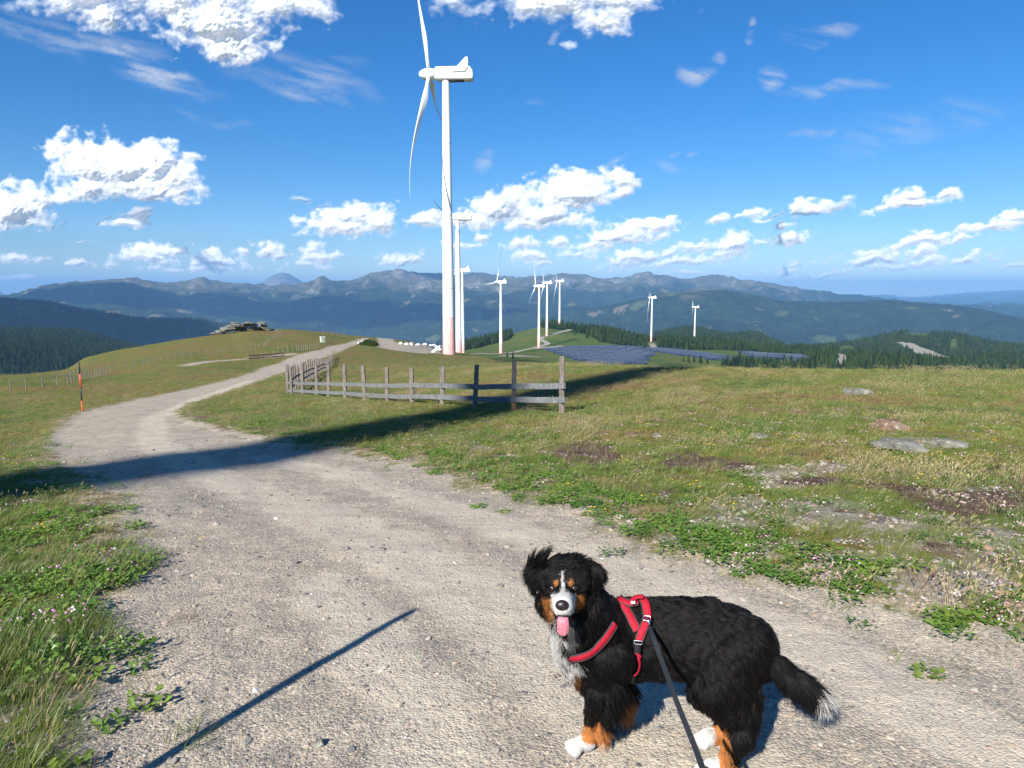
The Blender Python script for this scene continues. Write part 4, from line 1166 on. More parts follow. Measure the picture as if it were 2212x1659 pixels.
link('handle', M('handle', box_vf(.05, .05, .2, (-cw * .05, -cw * .4 - .06, chh * .5)), M_DARK), dr)

# ------------------------------------------------------------------ solar park
def solar_mat():
    m, k, out = material('solar_glass')
    pos = k.n('ShaderNodeTexCoord').outputs['Object']
    br = k.n('ShaderNodeTexBrick', ins={'Vector': pos, 'Color1': (0.012, 0.024, 0.05), 'Color2': (0.016, 0.030, 0.06), 'Mortar': (0.12, 0.13, 0.15)})
    br.offset = 0; br.inputs['Scale'].default_value = 1.0; br.inputs['Mortar Size'].default_value = 0.035; br.inputs['Brick Width'].default_value = 1.05; br.inputs['Row Height'].default_value = 1.7
    principled(k, out, br.outputs[0], 0.22, 0.8)
    return m
M_SOL = solar_mat()
L_T, W_T = 15.0, 4.6
M_ALU_REFL = simple('aluminium_rim_painted_reflection', (0.17, 0.21, 0.28), 0.5)  # table rim; its pale blue paints the light reflected along the edges
def solar_meshes():
    V, F = box_vf(L_T, W_T, 0.08)
    legs = []
    for x in (-6, -2, 2, 6):
        legs.append(tube_vf([(x, -0.9, -1.6), (x, -0.9, .35)], 0.06, 5)); legs.append(tube_vf([(x, 1.0, -1.6), (x, 1.0, 1.2)], 0.06, 5))
    rim = [box_vf(L_T + .3, .22, .14, (0, W_T / 2 + .1, .01)), box_vf(.22, W_T, .12, (-L_T / 2 - .1, 0, .01)), box_vf(.10, W_T, .10, (0, 0, .01)), box_vf(L_T, .10, .10, (0, 0, .01))]
    rv, rf = join_vf(rim); Vj, Fj = join_vf([(V, F), (rv, rf)])
    return M('panel', (Vj, Fj), [M_SOL, M_ALU_REFL], fmat=[0] * len(F) + [1] * len(rf)), M('frame', join_vf(legs), M_DARK)
SP_, SF_ = solar_meshes()
TILT = R(26)
def solar_table(x, y, rz, glabel):
    z = hz(x, y); root = empty('solar_panel_table', (x, y, z + 1.4), rz); tag(root, glabel, 'solar panels', 'tables of the solar park')
    p = link('panel', SP_, root); p.rotation_euler = (TILT, 0, 0)
    link('frame', SF_, root, (0, 0, -.1))
_OLD = [[(1180,757),(1230,751),(1300,749),(1345,750),(1400,752),(1380,757),(1405,766),(1398,770),(1385,788),(1290,788),(1255,780),(1215,768)],
         [(1400,752),(1470,757),(1540,766),(1615,779),(1590,783),(1520,776),(1440,764),(1390,757)],
         [(1600,762),(1680,765),(1680,776),(1625,772)], [(1672,764),(1735,772),(1762,781),(1715,786),(1680,776)]]
def solar_field():
    n = 0; rs_ = R(-18)
    ca, sa = math.cos(rs_), math.sin(rs_)
    cand = []; ROW = []
    for jj in range(-60, 160):
        for ii in range(-60, 90):
            lx = ii * (L_T + 0.9) + (jj % 3) * 4.0; ly = jj * 10.5
            x = 150 + lx * ca - ly * sa; y = 640 + lx * sa + ly * ca
            if y < 560 or y > 1500 or abs(x) > 700: continue
            cand.append((x, y)); ROW.append(jj)
    C_ = np.array(cand); Zc = Hgt(C_[:, 0], C_[:, 1]); px, py = project(C_[:, 0], C_[:, 1], Zc)
    P2 = np.stack([px, py], 1)
    lab = ['big dark array', 'long narrow strip', 'small array by the conifers', 'right hand end array']
    got = []
    for k_, pg in enumerate(SOLAR):
        ins_ = poly_sd(P2, np.array(pg, float)) > 0
        rows = {}
        for i in np.nonzero(ins_)[0]: rows.setdefault(ROW[i], []).append(i)
        for rn, key in enumerate(sorted(rows)):
            for cn, i in enumerate(sorted(rows[key], key=lambda q_: px[q_])):
                ro = ORD[rn] if rn < len(ORD) else 'twenty ' + ORD[rn - 20]
                got.append((math.hypot(*C_[i]), i, 'solar panel table, %s from left in %s row of the %s' % (ORD[min(cn, 19)], ro, lab[k_])))
    got.sort()
    for _, i, lb in got[:300]: solar_table(C_[i, 0], C_[i, 1], rs_, lb)
solar_field()
# ------------------------------------------------------------------ the dog
def zp(zx, zy):                      # close-up picture units -> 2212 wide frame
    return 1097.2 + zx * 0.3348, 1152.0 + zy * 0.3348
def U(zx, zy, Yd):
    d = pix_dir(*zp(zx, zy)); s = Yd / d.y
    return Vector((d.x * s, Yd, H_CAM + d.z * s))
def gz(zx, zy, up=0.0):
    h_ = ground_hit(*zp(zx, zy)); return h_ + Vector((0, 0, up))
def capsule(p, q, rp, rq, sq=None, n=20):
    """tapered round-ended limb; sq = (direction, factor) flattens the cross-section"""
    p, q = Vector(p), Vector(q); t = (q - p); L_ = max(t.length, 1e-4); t = t / L_
    ref = Vector((0, 0, 1)) if abs(t.z) < .9 else Vector((1, 0, 0))
    u = t.cross(ref).normalized(); v = t.cross(u); rings = []
    st = [(-math.cos(a), math.sin(a), 0) for a in np.linspace(0.25, math.pi / 2, 5)] 
    prof = [(-rp * math.cos(a), rp * math.sin(a)) for a in np.linspace(0.2, math.pi / 2, 6)] + [(L_ + rq * math.sin(a), rq * math.cos(a)) for a in np.linspace(0, math.pi / 2 - .2, 6)]
    for (s, r) in prof: rings.append(np.array([tuple(p + t * s + u * (r * math.cos(a)) + v * (r * math.sin(a))) for a in np.arange(n) * 2 * np.pi / n]))
    V, F = loft(rings)
    if sq:
        d = np.array(Vector(sq[0]).normalized()); c = (np.array(p) + np.array(q)) / 2; k_ = (V - c) @ d; V = V + np.outer(k_ * (sq[1] - 1), d)
    return V, F
LAT = Vector((-.228, -.974, 0)); AX = Vector((.974, -.228, 0))
g1 = gz(440, 1405); g2 = gz(672, 1240); g3 = gz(1300, 1562); g4 = gz(1285, 1362)
Yn = 2.47
SEG = []   # (p, q, rp, rq, flatten, flow vector, hair length, tag)
def seg(p, q, rp, rq, sq=None, flow=(0, 0, -1), hl=.03, tg='body'):
    SEG.append((Vector(p), Vector(q), rp, rq, sq, Vector(flow).normalized(), hl, tg))
B_FL = AX * 1.0 + Vector((0, 0, -.38))
spine = [(600,715,2.60,.150),(780,690,2.60,.146),(1000,690,2.575,.140),(1200,698,2.545,.138),(1400,705,2.51,.142),(1500,730,2.49,.125)]
for a, b in zip(spine[:-1], spine[1:]):
    seg(U(*a[:3]), U(*b[:3]), a[3], b[3], (LAT, .84), B_FL, .042)
seg(U(1480,720,2.50), U(1575,810,2.48), .105, .075, (LAT, .9), AX * .6 + Vector((0, 0, -1)), .05, 'rump')
seg(U(780,520,2.60), U(1300,520,2.53), .058, .06, None, B_FL, .034)
# chest and neck
seg(U(520,760,2.56), U(620,700,2.58), .115, .135, (LAT, .9), Vector((.1, 0, -1)), .045, 'chest')
seg(U(600,640,2.57), U(470,480,2.53), .125, .105, None, Vector((.75, .0, -.75)), .048, 'neck')
seg(U(450,520,2.50), U(470,700,2.53), .085, .095, None, Vector((.1, 0, -1)), .055, 'ruff')
seg(U(360,520,2.47), U(400,680,2.50), .062, .068, None, Vector((.1, 0, -1)), .055, 'ruff')
seg(U(470,830,2.53), U(540,900,2.54), .06, .075, None, Vector((.1, 0, -1)), .035, 'chest')
# head
HC = U(370,300,2.47)
seg(U(330,290,2.47), U(405,290,2.47), .078, .078, None, Vector((.15, .3, .5)), .012, 'head')
seg(U(330,385,2.455), U(395,385,2.455), .066, .066, None, Vector((.0, .5, -.6)), .016, 'head')
seg(U(262,440,2.475), U(275,470,2.475), .046, .042, None, Vector((-.3, .3, -1)), .03, 'cheek')
seg(U(455,430,2.475), U(455,480,2.475), .052, .05, None, Vector((.4, .3, -1)), .03, 'cheek')
seg(U(357,395,2.41), U(357,462,2.31), .042, .036, None, Vector((0, .8, .3)), .005, 'muzzle')
seg(U(340,488,2.315), U(374,488,2.315), .027, .027, None, Vector((0, .7, -.3)), .005, 'muzzle')
seg(U(357,480,2.40), U(357,548,2.345), .034, .017, None, Vector((0, .6, -.8)), .008, 'jaw')
seg(U(302,322,2.405), U(312,330,2.402), .018, .016, None, Vector((0, .5, .5)), .005, 'head')
seg(U(404,322,2.405), U(414,330,2.402), .018, .016, None, Vector((0, .5, .5)), .005, 'head')
# ears: the wind lifts the left one
seg(U(250,225,2.48), U(175,245,2.46), .030, .034, ((0, 1, 0), .45), Vector((-.5, 0, .1)), .035, 'earl')
seg(U(175,245,2.46), U(165,335,2.44), .036, .020, ((0, 1, 0), .45), Vector((.15, 0, -1)), .035, 'earl')
seg(U(495,215,2.48), U(560,260,2.47), .032, .034, ((0, 1, 0), .5), Vector((.6, 0, -.3)), .035, 'earr')
seg(U(560,260,2.47), U(545,340,2.45), .034, .020, ((0, 1, 0), .5), Vector((.2, 0, -1)), .035, 'earr')
# near fore leg
pw = lambda g, up: g + Vector((0, 0, up))
seg(U(640,800,2.50), U(600,1010,2.485), .100, .062, (LAT, .8), Vector((.25, 0, -1)), .034, 'fore')
seg(U(600,1010,2.485), U(548,1225,g1.y + .01), .058, .033, None, Vector((.35, 0, -1)), .020, 'fore')
seg(U(548,1225,g1.y + .01), U(522,1335,g1.y + .01), .031, .029, None, Vector((.2, 0, -1)), .010, 'fore')
toe = Vector((-.075, -.035, 0))
seg(U(520,1345,g1.y + .01), pw(g1, .030) + Vector((.035, .01, 0)), .031, .034, None, Vector((-.3, 0, -1)), .008, 'paw')
# far fore leg
seg(U(700,820,2.70), U(705,1000,2.70), .085, .055, (LAT, .8), Vector((.25, 0, -1)), .030, 'foref')
seg(U(705,1000,2.70), U(700,1140,g2.y), .052, .032, None, Vector((.5, 0, -1)), .020, 'foref')
seg(U(700,1140,g2.y), pw(g2, .030), .030, .034, None, Vector((.3, 0, -1)), .010, 'pawf')
# near hind leg
seg(U(1470,770,2.455), U(1380,1010,2.40), .118, .092, (LAT, .72), AX * .5 + Vector((0, 0, -1)), .04, 'hind')
seg(U(1385,1015,2.405), U(1500,1290,2.375), .084, .042, (LAT, .72), AX * .6 + Vector((0, 0, -1)), .045, 'hind')
seg(U(1500,1290,2.37), U(1405,1490,g3.y + .02), .040, .031, None, AX * .5 + Vector((0, 0, -1)), .03, 'shank')
seg(U(1405,1490,g3.y + .02), pw(g3, .030) + Vector((.01, 0, 0)), .033, .034, None, Vector((-.3, 0, -1)), .010, 'pawh')
seg(U(1520,880,2.44), U(1530,1180,2.40), .060, .045, (LAT, .8), AX * .4 + Vector((0, 0, -1)), .055, 'trouser')
# far hind leg
seg(U(1400,800,2.60), U(1290,1020,2.62), .11, .075, (LAT, .7), AX * .5 + Vector((0, 0, -1)), .035, 'hindf')
seg(U(1290,1020,2.62), U(1415,1200,2.62), .065, .036, (LAT, .8), AX * .5 + Vector((0, 0, -1)), .03, 'hindf')
seg(U(1415,1200,2.62), U(1350,1310,g4.y + .02), .034, .030, None, Vector((0, 0, -1)), .014, 'shankf')
seg(U(1350,1310,g4.y + .02), pw(g4, .030) + Vector((.0, 0, 0)), .030, .034, None, Vector((-.3, 0, -1)), .010, 'pawhf')
# tail
TL = [(1580,760,2.46,.055),(1690,840,2.43,.042),(1800,920,2.41,.038),(1910,985,2.39,.030),(1990,1030,2.375,.016)]
for a, b in zip(TL[:-1], TL[1:]):
    d = (U(*b[:3]) - U(*a[:3])).normalized()
    seg(U(*a[:3]), U(*b[:3]), a[3], b[3], None, d + Vector((0, 0, -.40)), .088, 'tail')

def toes(g, dirv, n=4, spread=.017):
    out = []; side = Vector((-dirv.y, dirv.x, 0)).normalized()
    for i in range(n):
        o = (i - (n - 1) / 2) * spread
        k_ = .042 - abs(i - (n - 1) / 2) * .008
        out.append((g + side * o * .8 + dirv * .012 + Vector((0, 0, .026)), g + side * o * 1.25 + dirv * k_ + Vector((0, 0, .015)), .0165, .0145))
    return out
TOES = []
for g_, dv in ((g1 + Vector((.01, .0, 0)), Vector((-.93, -.36, 0))), (g2, Vector((-.9, -.4, 0))), (g3, Vector((-.95, -.3, 0))), (g4, Vector((-.97, -.2, 0)))):
    for a, b, r1, r2 in toes(g_, dv): TOES.append((a, b, r1, r2))
def dog_body():
    vf = [capsule(s[0], s[1], s[2], s[3], s[4]) for s in SEG if s[7] != 'skip'] + [capsule(a, b, r1, r2, None, 12) for a, b, r1, r2 in TOES]
    V, F = join_vf(vf)
    me = mesh_np('dog_raw', V, F); o = bpy.data.objects.new('dog_raw', me); COL.objects.link(o)
    m = o.modifiers.new('r', 'REMESH'); m.mode = 'VOXEL'; m.voxel_size = 0.0058; m.adaptivity = 0
    s_ = o.modifiers.new('s', 'SMOOTH'); s_.factor = 0.5; s_.iterations = 12
    dg = bpy.context.evaluated_depsgraph_get(); ev = o.evaluated_get(dg)
    me2 = bpy.data.meshes.new_from_object(ev); bpy.data.objects.remove(o)
    me2.polygons.foreach_set('use_smooth', np.ones(len(me2.polygons), dtype=bool)); me2.name = 'dog_body'
    return me2
DB = dog_body()
nV = len(DB.vertices); co = np.empty(nV * 3, np.float32); DB.vertices.foreach_get('co', co); co = co.reshape(-1, 3)
DB.calc_loop_triangles()
tri = np.empty(len(DB.loop_triangles) * 3, np.int32); DB.loop_triangles.foreach_get('vertices', tri); tri = tri.reshape(-1, 3)
print('dog body verts', nV, 'bounds', co.min(0), co.max(0))
BVH = BVHTree.FromPolygons([Vector(c) for c in co], [tuple(t) for t in tri])
sA = np.array([list(s[0]) for s in SEG]); sB = np.array([list(s[1]) for s in SEG]); sRa = np.array([s[2] for s in SEG]); sRb = np.array([s[3] for s in SEG])
sFl = np.array([list(s[5]) for s in SEG]); sHl = np.array([s[6] for s in SEG]); sTg = np.array([s[7] for s in SEG])
def seg_blend(P_):
    ab = sB - sA; L2 = (ab ** 2).sum(1) + 1e-9
    t = np.clip(((P_[:, None, :] - sA[None]) * ab[None]).sum(2) / L2[None], 0, 1)
    c = sA[None] + t[..., None] * ab[None]; d = np.linalg.norm(P_[:, None, :] - c, axis=2) / (sRa[None] * (1 - t) + sRb[None] * t)
    w_ = np.exp(-(d - d.min(1, keepdims=True)) * 9); w_ /= w_.sum(1, keepdims=True)
    return w_, d.argmin(1)
def inpoly(px, py, pg): return poly_sd(np.stack([px, py], 1), np.array(pg, float))
BLACK = np.array([.0026, .0025, .0028]); WHITE = np.array([.50, .49, .47]); TAN = np.array([.40, .155, .045]); RUSTY = np.array([.20, .075, .025])
def dog_color(P_, N_, idx, jit=None):
    px, py = project(P_[:, 0], P_[:, 1], P_[:, 2]); zx = (px - 1097.2) / .3348; zy = (py - 1152) / .3348
    if jit is not None: zx = zx + jit[0]; zy = zy + jit[1]
    tg = sTg[idx]; col = np.tile(BLACK, (len(P_), 1))
    near = N_[:, 1] < .25
    isin = lambda *a: np.isin(tg, a)
    def put(mask, c, k_=1.0):
        col[mask] = col[mask] * (1 - k_) + c * k_
    headish = isin('head', 'muzzle', 'cheek', 'jaw') & (N_[:, 1] < .15)
    hw = np.interp(zy, [235, 300, 350, 385, 400], [3, 6, 10, 24, 44])
    put(headish & (np.abs(zx - (353 + (zy - 300) * .03)) < hw) & (zy > 235) & (zy < 405), WHITE)
    put(isin('muzzle', 'head', 'jaw') & near & (((zx - 357) / 74) ** 2 + ((zy - 458) / 82) ** 2 < 1), WHITE)
    put(isin('muzzle', 'jaw') & (zy > 395), WHITE)
    for ex in (312, 404): put(headish & (((zx - ex) / 15) ** 2 + ((zy - 320) / 19) ** 2 < 1), TAN * .7)
    for pg in ([(222,410),(285,425),(292,500),(288,545),(262,520),(235,470)], [(430,415),(470,398),(492,425),(480,462),(452,475),(428,458)]):
        m_ = (inpoly(zx, zy, pg) > -2) & isin('head', 'cheek', 'ruff', 'neck', 'muzzle') & near; put(m_ & (col[:, 0] < .3), TAN * .62)
    m_ = (inpoly(zx, zy, [(245,545),(330,560),(350,640),(352,740),(352,830),(300,800),(262,730),(240,640)]) > 0) & isin('ruff', 'neck', 'chest', 'jaw', 'cheek') & near; put(m_, WHITE)
    m_ = (inpoly(zx, zy, [(385,545),(440,560),(440,640),(415,695),(375,690)]) > 0) & isin('ruff', 'neck', 'jaw') & near; put(m_, WHITE, .22)
    m_ = (inpoly(zx, zy, [(375,780),(440,800),(445,870),(405,905),(372,880)]) > 0) & isin('ruff', 'chest', 'neck'); put(m_, WHITE)
    m_ = (inpoly(zx, zy, [(395,905),(445,870),(470,960),(440,985)]) > 0) & isin('chest', 'fore'); put(m_, RUSTY, .5)
    put(isin('fore') & (zy > 1225 + 18 * np.sin(zx * .05)) & (zx < 640), TAN)
    pc_ = (zy > 1352) | (zx < 478); put(isin('paw') & pc_, WHITE); put(isin('paw') & ~pc_, TAN)
    put(isin('foref') & (zy > 1030), TAN * .85); put(isin('pawf') & (zy <= 1195), TAN * .9); put(isin('pawf') & (zy > 1195), WHITE)
    put(isin('pawh') & (zx < 1365), WHITE); put(isin('pawh') & (zx >= 1365), TAN); put(isin('shank') & (zx < 1432), TAN)
    put(isin('hind') & (zy > 1235) & (zx < 1400), TAN)
    put(isin('shankf') & (zx < 1420) & (zy > 1235), TAN); put(isin('pawhf') & (zx < 1335), WHITE); put(isin('pawhf') & (zx >= 1335), TAN)
    put(isin('tail') & (zx > 1968), WHITE)
    return col
# vertex colours of the coat
nrm = np.empty(nV * 3, np.float32); DB.vertices.foreach_get('normal', nrm); nrm = nrm.reshape(-1, 3)
_, vi = seg_blend(co.astype(float)); vc = dog_color(co.astype(float), nrm, vi)
def area_color(me, arr):
    a = me.attributes.new('coat', 'FLOAT_COLOR', 'POINT'); a.data.foreach_set('color', np.hstack([arr, np.ones((len(arr), 1))]).astype(np.float32).ravel())
area_color(DB, vc)
m_skin, k, out = material('dog_coat_base')
principled(k, out, k.attr('coat', 'Color'), .8, .15)
DB.materials.append(m_skin)
dog = empty('dog', (float(U(900,700,2.55).x), 2.55, g1.z)); O_ = Vector(dog.location)
tag(dog, 'black, white and tan long haired dog standing on the gravel with its tongue out', 'dog')
def sub(name, me, parent=dog):
    o = link(name, me, parent); 
    if parent is dog: o.location = -O_
    return o
body_o = sub('body', DB)

# ---- fur
def make_fur():
    q = np.random.RandomState(77)
    a, b, c = co[tri[:, 0]].astype(float), co[tri[:, 1]].astype(float), co[tri[:, 2]].astype(float)
    ar = np.linalg.norm(np.cross(b - a, c - a), axis=1) / 2
    N = 230000
    t = q.choice(len(tri), N, p=ar / ar.sum()); u, v = q.uniform(size=N), q.uniform(size=N); f = u + v > 1; u[f], v[f] = 1 - u[f], 1 - v[f]
    P_ = a[t] + u[:, None] * (b[t] - a[t]) + v[:, None] * (c[t] - a[t]); n_ = np.cross(b[t] - a[t], c[t] - a[t]); n_ /= np.linalg.norm(n_, axis=1)[:, None] + 1e-12
    w_, ix = seg_blend(P_)
    flow = w_ @ sFl; hl = w_ @ sHl; tg = sTg[ix]
    # drop roots buried or turned from every useful view
    flow -= (flow * n_).sum(1)[:, None] * n_; flow /= np.linalg.norm(flow, axis=1)[:, None] + 1e-9
    # wavy locks
    s = 28.0
    th = 0.55 * fbm(P_[:, 0] * s + P_[:, 1] * 9, P_[:, 2] * s, 3) + .5 * fbm(P_[:, 0] * 80 + 4, P_[:, 2] * 80 + P_[:, 1] * 30, 2)
    bi = np.cross(n_, flow)
    sh = np.isin(tg, ('head', 'muzzle', 'jaw', 'paw', 'pawf', 'pawh', 'pawhf'))
    th = np.where(sh, th * .3, th * 1.5) + q.normal(0, .14, N)
    dirv = flow * np.cos(th)[:, None] + bi * np.sin(th)[:, None]
    lift = np.where(sh, .25, .34) + .55 * np.clip(fbm(P_[:, 0] * 22 + 9, P_[:, 2] * 22 + P_[:, 1] * 11, 2), -.5, 1)
    L_ = hl * q.uniform(.65, 1.15, N) * (1 + .3 * fbm(P_[:, 0] * 14, P_[:, 2] * 14 + 3, 2))
    px, py = project(P_[:, 0], P_[:, 1], P_[:, 2]); zx = (px - 1097.2) / .3348; zy = (py - 1152) / .3348
    # feathering: back of the fore legs, belly, trousers
    fe = (np.isin(tg, ('fore', 'foref'))) & (n_ @ np.array(AX) > .3) & (zy > 960) & (zy < 1290)
    L_ = np.where(fe, .055 * q.uniform(.6, 1.2, N), L_)
    dirv = np.where(fe[:, None], np.array([.45, 0, -.9]) + n_ * .35, dirv)
    be = (np.isin(tg, ('body',))) & (n_[:, 2] < -.55); L_ = np.where(be, .045 * q.uniform(.5, 1.1, N), L_)
    tipw = np.isin(tg, ('tail',)) & (zx > 1930); L_ = np.where(tipw, .085 * q.uniform(.6, 1.15, N), L_)
    earup = np.isin(tg, ('earl',)) & (zy < 228 + q.normal(0, 16, N)) & (q.uniform(size=N) < .7); L_ = np.where(earup, .06 * q.uniform(.5, 1.3, N), L_); dirv = np.where(earup[:, None], np.array([.45, 0, .75]) + n_ * .2, dirv)
    crown = np.isin(tg, ('head',)) & (zy < 215 + q.normal(0, 14, N)); L_ = np.where(crown, .026 * q.uniform(.5, 1.3, N), L_); dirv = np.where(crown[:, None], np.array([.8, .2, .25]) + n_ * .2, dirv)
    dirv /= np.linalg.norm(dirv, axis=1)[:, None]
    # keep hair off eyes, nose and mouth
    def off(x, y, rx, ry): return (((zx - x) / rx) ** 2 + ((zy - y) / ry) ** 2 < 1) & (n_[:, 1] < .3) & (P_[:, 1] < 2.5)
    bald = off(290, 352, 19, 13) | off(428, 352, 19, 13) | off(348, 468, 42, 34) | off(358, 545, 42, 22)
    keep = ~bald; P_, n_, dirv, lift, L_, ix = P_[keep], n_[keep], dirv[keep], lift[keep], L_[keep], ix[keep]; zx, zy = zx[keep], zy[keep]
    N = len(P_); K = 6; q2 = np.random.RandomState(5)
    # clumps: hairs lean towards a nearby clump centre at the tip
    cell = .015
    key = np.floor(P_ / cell).astype(int); hsh = (key[:, 0] * 73856093) ^ (key[:, 1] * 19349663) ^ (key[:, 2] * 83492791)
    cx = (np.abs(hsh) % 1000) / 1000.; cyy = (np.abs(hsh // 7) % 1000) / 1000.; cz = (np.abs(hsh // 13) % 1000) / 1000.
    cc = (key + .2 + .6 * np.stack([cx, cyy, cz], 1)) * cell
    long_ = np.clip((L_ - .012) / .02, 0, 1)
    pts = np.empty((N, K, 3))
    curl = q2.uniform(-1, 1, N) * .12 + (cx - .5) * .5
    b2 = np.cross(n_, dirv)
    for i in range(K):
        s_ = i / (K - 1)
        li = lift * (1 - .75 * s_)
        pos = P_ + L_[:, None] * s_ * (dirv + n_ * li[:, None] + b2 * (curl * s_)[:, None]) + np.array([0, 0, -1])[None] * (L_ * .18 * s_ * s_)[:, None]
        pos += ((cc - P_) * (.75 * s_ * long_)[:, None])
        pts[:, i] = pos
    jit = (q2.normal(0, 8, N), q2.normal(0, 9, N)); colr = dog_color(P_, n_, ix, jit)
    colr = colr * q2.uniform(.7, 1.3, (N, 1)); fr = q2.uniform(size=N); colr[(fr < .06) & (colr[:, 0] < .02)] = np.array([.03, .018, .012])
    cv = bpy.data.hair_curves.new('fur'); cv.add_curves([K] * N)
    cv.points.foreach_set('position', pts.astype(np.float32).ravel())
    ra = cv.attributes.get('radius') or cv.attributes.new('radius', 'FLOAT', 'POINT')
    rad = np.tile(np.array([1, 1, .9, .75, .5, .12]), N) * np.repeat(np.where(L_ < .012, .00042, .00055), K)
    ra.data.foreach_set('value', rad.astype(np.float32))
    at = cv.attributes.new('hair_col', 'FLOAT_COLOR', 'CURVE'); at.data.foreach_set('color', np.hstack([colr, np.ones((N, 1))]).astype(np.float32).ravel())
    m, k, out = material('dog_fur')
    c = k.attr('hair_col', 'Color')
    p_ = k.n('ShaderNodeBsdfPrincipled', ins={'Base Color': c, 'Roughness': .46}); p_.inputs['Specular IOR Level'].default_value = .20
    k.put(out.inputs['Surface'], p_.outputs[0])
    cv.materials.append(m)
    o = bpy.data.objects.new('fur', cv); COL.objects.link(o); o.parent = dog; o.location = -O_
    return o
make_fur()

# ---- eyes, nose, tongue
def cast(zx, zy):
    d = pix_dir(*zp(zx, zy)).normalized(); h_ = BVH.ray_cast(Vector((0, 0, H_CAM)), d)
    return (h_[0], h_[1]) if h_[0] is not None else (None, None)
M_EYE = simple('dark_brown_eye', (0.022, 0.010, 0.006), 0.12, 0.9)
M_NOSE = simple('wet_black_nose', (0.020, 0.013, 0.015), 0.35, 0.5, 0, 60, .3, .4, 220, .002)
M_NOST = simple('nostril_black', (0.003, 0.003, 0.003), 0.7)
M_TONG = simple('pink_tongue', (0.50, 0.17, 0.22), 0.5, 0.35, 0, 60, .25, .3, 300, .001)
M_MOUTH = simple('mouth_interior_shadow', (0.020, 0.010, 0.012), 0.4)  # near-black colour paints the shadow inside the mouth
M_LID = simple('black_eyelid', (0.012, 0.011, 0.012), 0.5)
def ball(name, c, r, m, sx=1, sy=1, sz=1, parent=dog):
    import bmesh
    bm_ = bmesh.new(); bmesh.ops.create_uvsphere(bm_, u_segments=20, v_segments=12, radius=1)
    V = np.array([v.co[:] for v in bm_.verts]) * np.array([sx, sy, sz]) * r + np.array(c); F = [tuple(v.index for v in f.verts) for f in bm_.faces]; bm_.free()
    return sub(name, M(name, (V, F), m, True), parent)
for ex in (290, 428):
    h_, n_ = cast(ex, 354)
    e_ = ball('eye', h_ + Vector((0, -.0015, 0)), 0.0098, M_EYE, 1.05, .9, .85)
    V, F = tube_vf([h_ + Vector((.0125 * math.cos(a), -.004 - .002 * math.sin(a), .0078 * math.sin(a))) for a in np.linspace(.15, math.pi - .15, 9)], .0028, 6)
    sub('eyelid', M('eyelid', (V, F), M_LID, True))
h_, n_ = cast(350, 468)
nose = ball('nose', h_ + Vector((0, .004, 0)), .0215, M_NOSE, 1.08, .72, .86)
for s_ in (-1, 1): ball('nostril', h_ + Vector((s_ * .0085, -.0105, -.004)), .0042, M_NOST, 1.2, .8, .8, nose)
# open mouth and tongue
mh, _ = cast(357, 505)
ball('mouth', U(357, 541, mh.y + .021), .023, M_MOUTH, 1.0, .8, .66)  # dark ball in place of the shaded mouth opening above the tongue
def tongue():
    rows = []; ys = [532, 552, 578, 605, 634, 654, 667]; ws = [.026, .031, .035, .037, .037, .030, .012]; dy = [.008, -.004, -.010, -.010, -.007, -.004, 0]
    for y, wd, d_ in zip(ys, ws, dy):
        c = U(356 + (y - 520) * .01, y, mh.y + .004 + d_); r_ = []
        n = 9
        for j in range(n):
            s_ = j / (n - 1) * 2 - 1; r_.append(tuple(c + Vector((s_ * wd * .58, -.0028 * (1 - s_ * s_) + (.0022 if abs(s_) < .15 else 0) + .005 * s_ * s_, 0))))
        for j in range(n - 1, -1, -1):
            s_ = j / (n - 1) * 2 - 1; r_.append(tuple(c + Vector((s_ * wd * .55, .005 + .003 * s_ * s_, 0))))
        rows.append(np.array(r_))
    me = M('tongue', loft(rows), M_TONG, True); me2 = sub('tongue', me)
    md = me2.modifiers.new('s', 'SUBSURF'); md.levels = 1; md.render_levels = 2
tongue()

# ---- harness
def web_mat(name, c, rib=True):
    m, k, out = material(name)
    pos = k.n('ShaderNodeTexCoord').outputs['Object']
    w1 = k.noise(pos, 90, 3, .6)
    principled(k, out, k.ramp(w1, [(0.3, tuple(v * .75 for v in c)), (0.7, c)]), .75, .25, k.bump(k.noise(pos, 700, 2, .5), .4, .0006))
    return m
M_HRED = web_mat('red_webbing', (0.40, 0.010, 0.030)); M_HDK = web_mat('dark_grey_edging', (0.05, 0.045, 0.045)); M_HBL = web_mat('black_webbing', (0.015, 0.015, 0.017)); M_LEASH = web_mat('grey_black_leash', (0.030, 0.034, 0.040))
M_CHR = simple('chromed_metal', (0.75, 0.76, 0.78), .2, .5, 1.0)
M_TAGW = simple('white_cloth_tag', (0.62, 0.62, 0.60), .7)
harness = empty('dog_harness', U(820,600,2.45)); tag(harness, 'bright red dog harness with dark edging worn by the standing dog', 'harness'); HO = Vector(harness.location)
def hsub(name, me, parent=harness):
    o = link(name, me, parent)
    if parent is harness: o.location = -HO
    return o
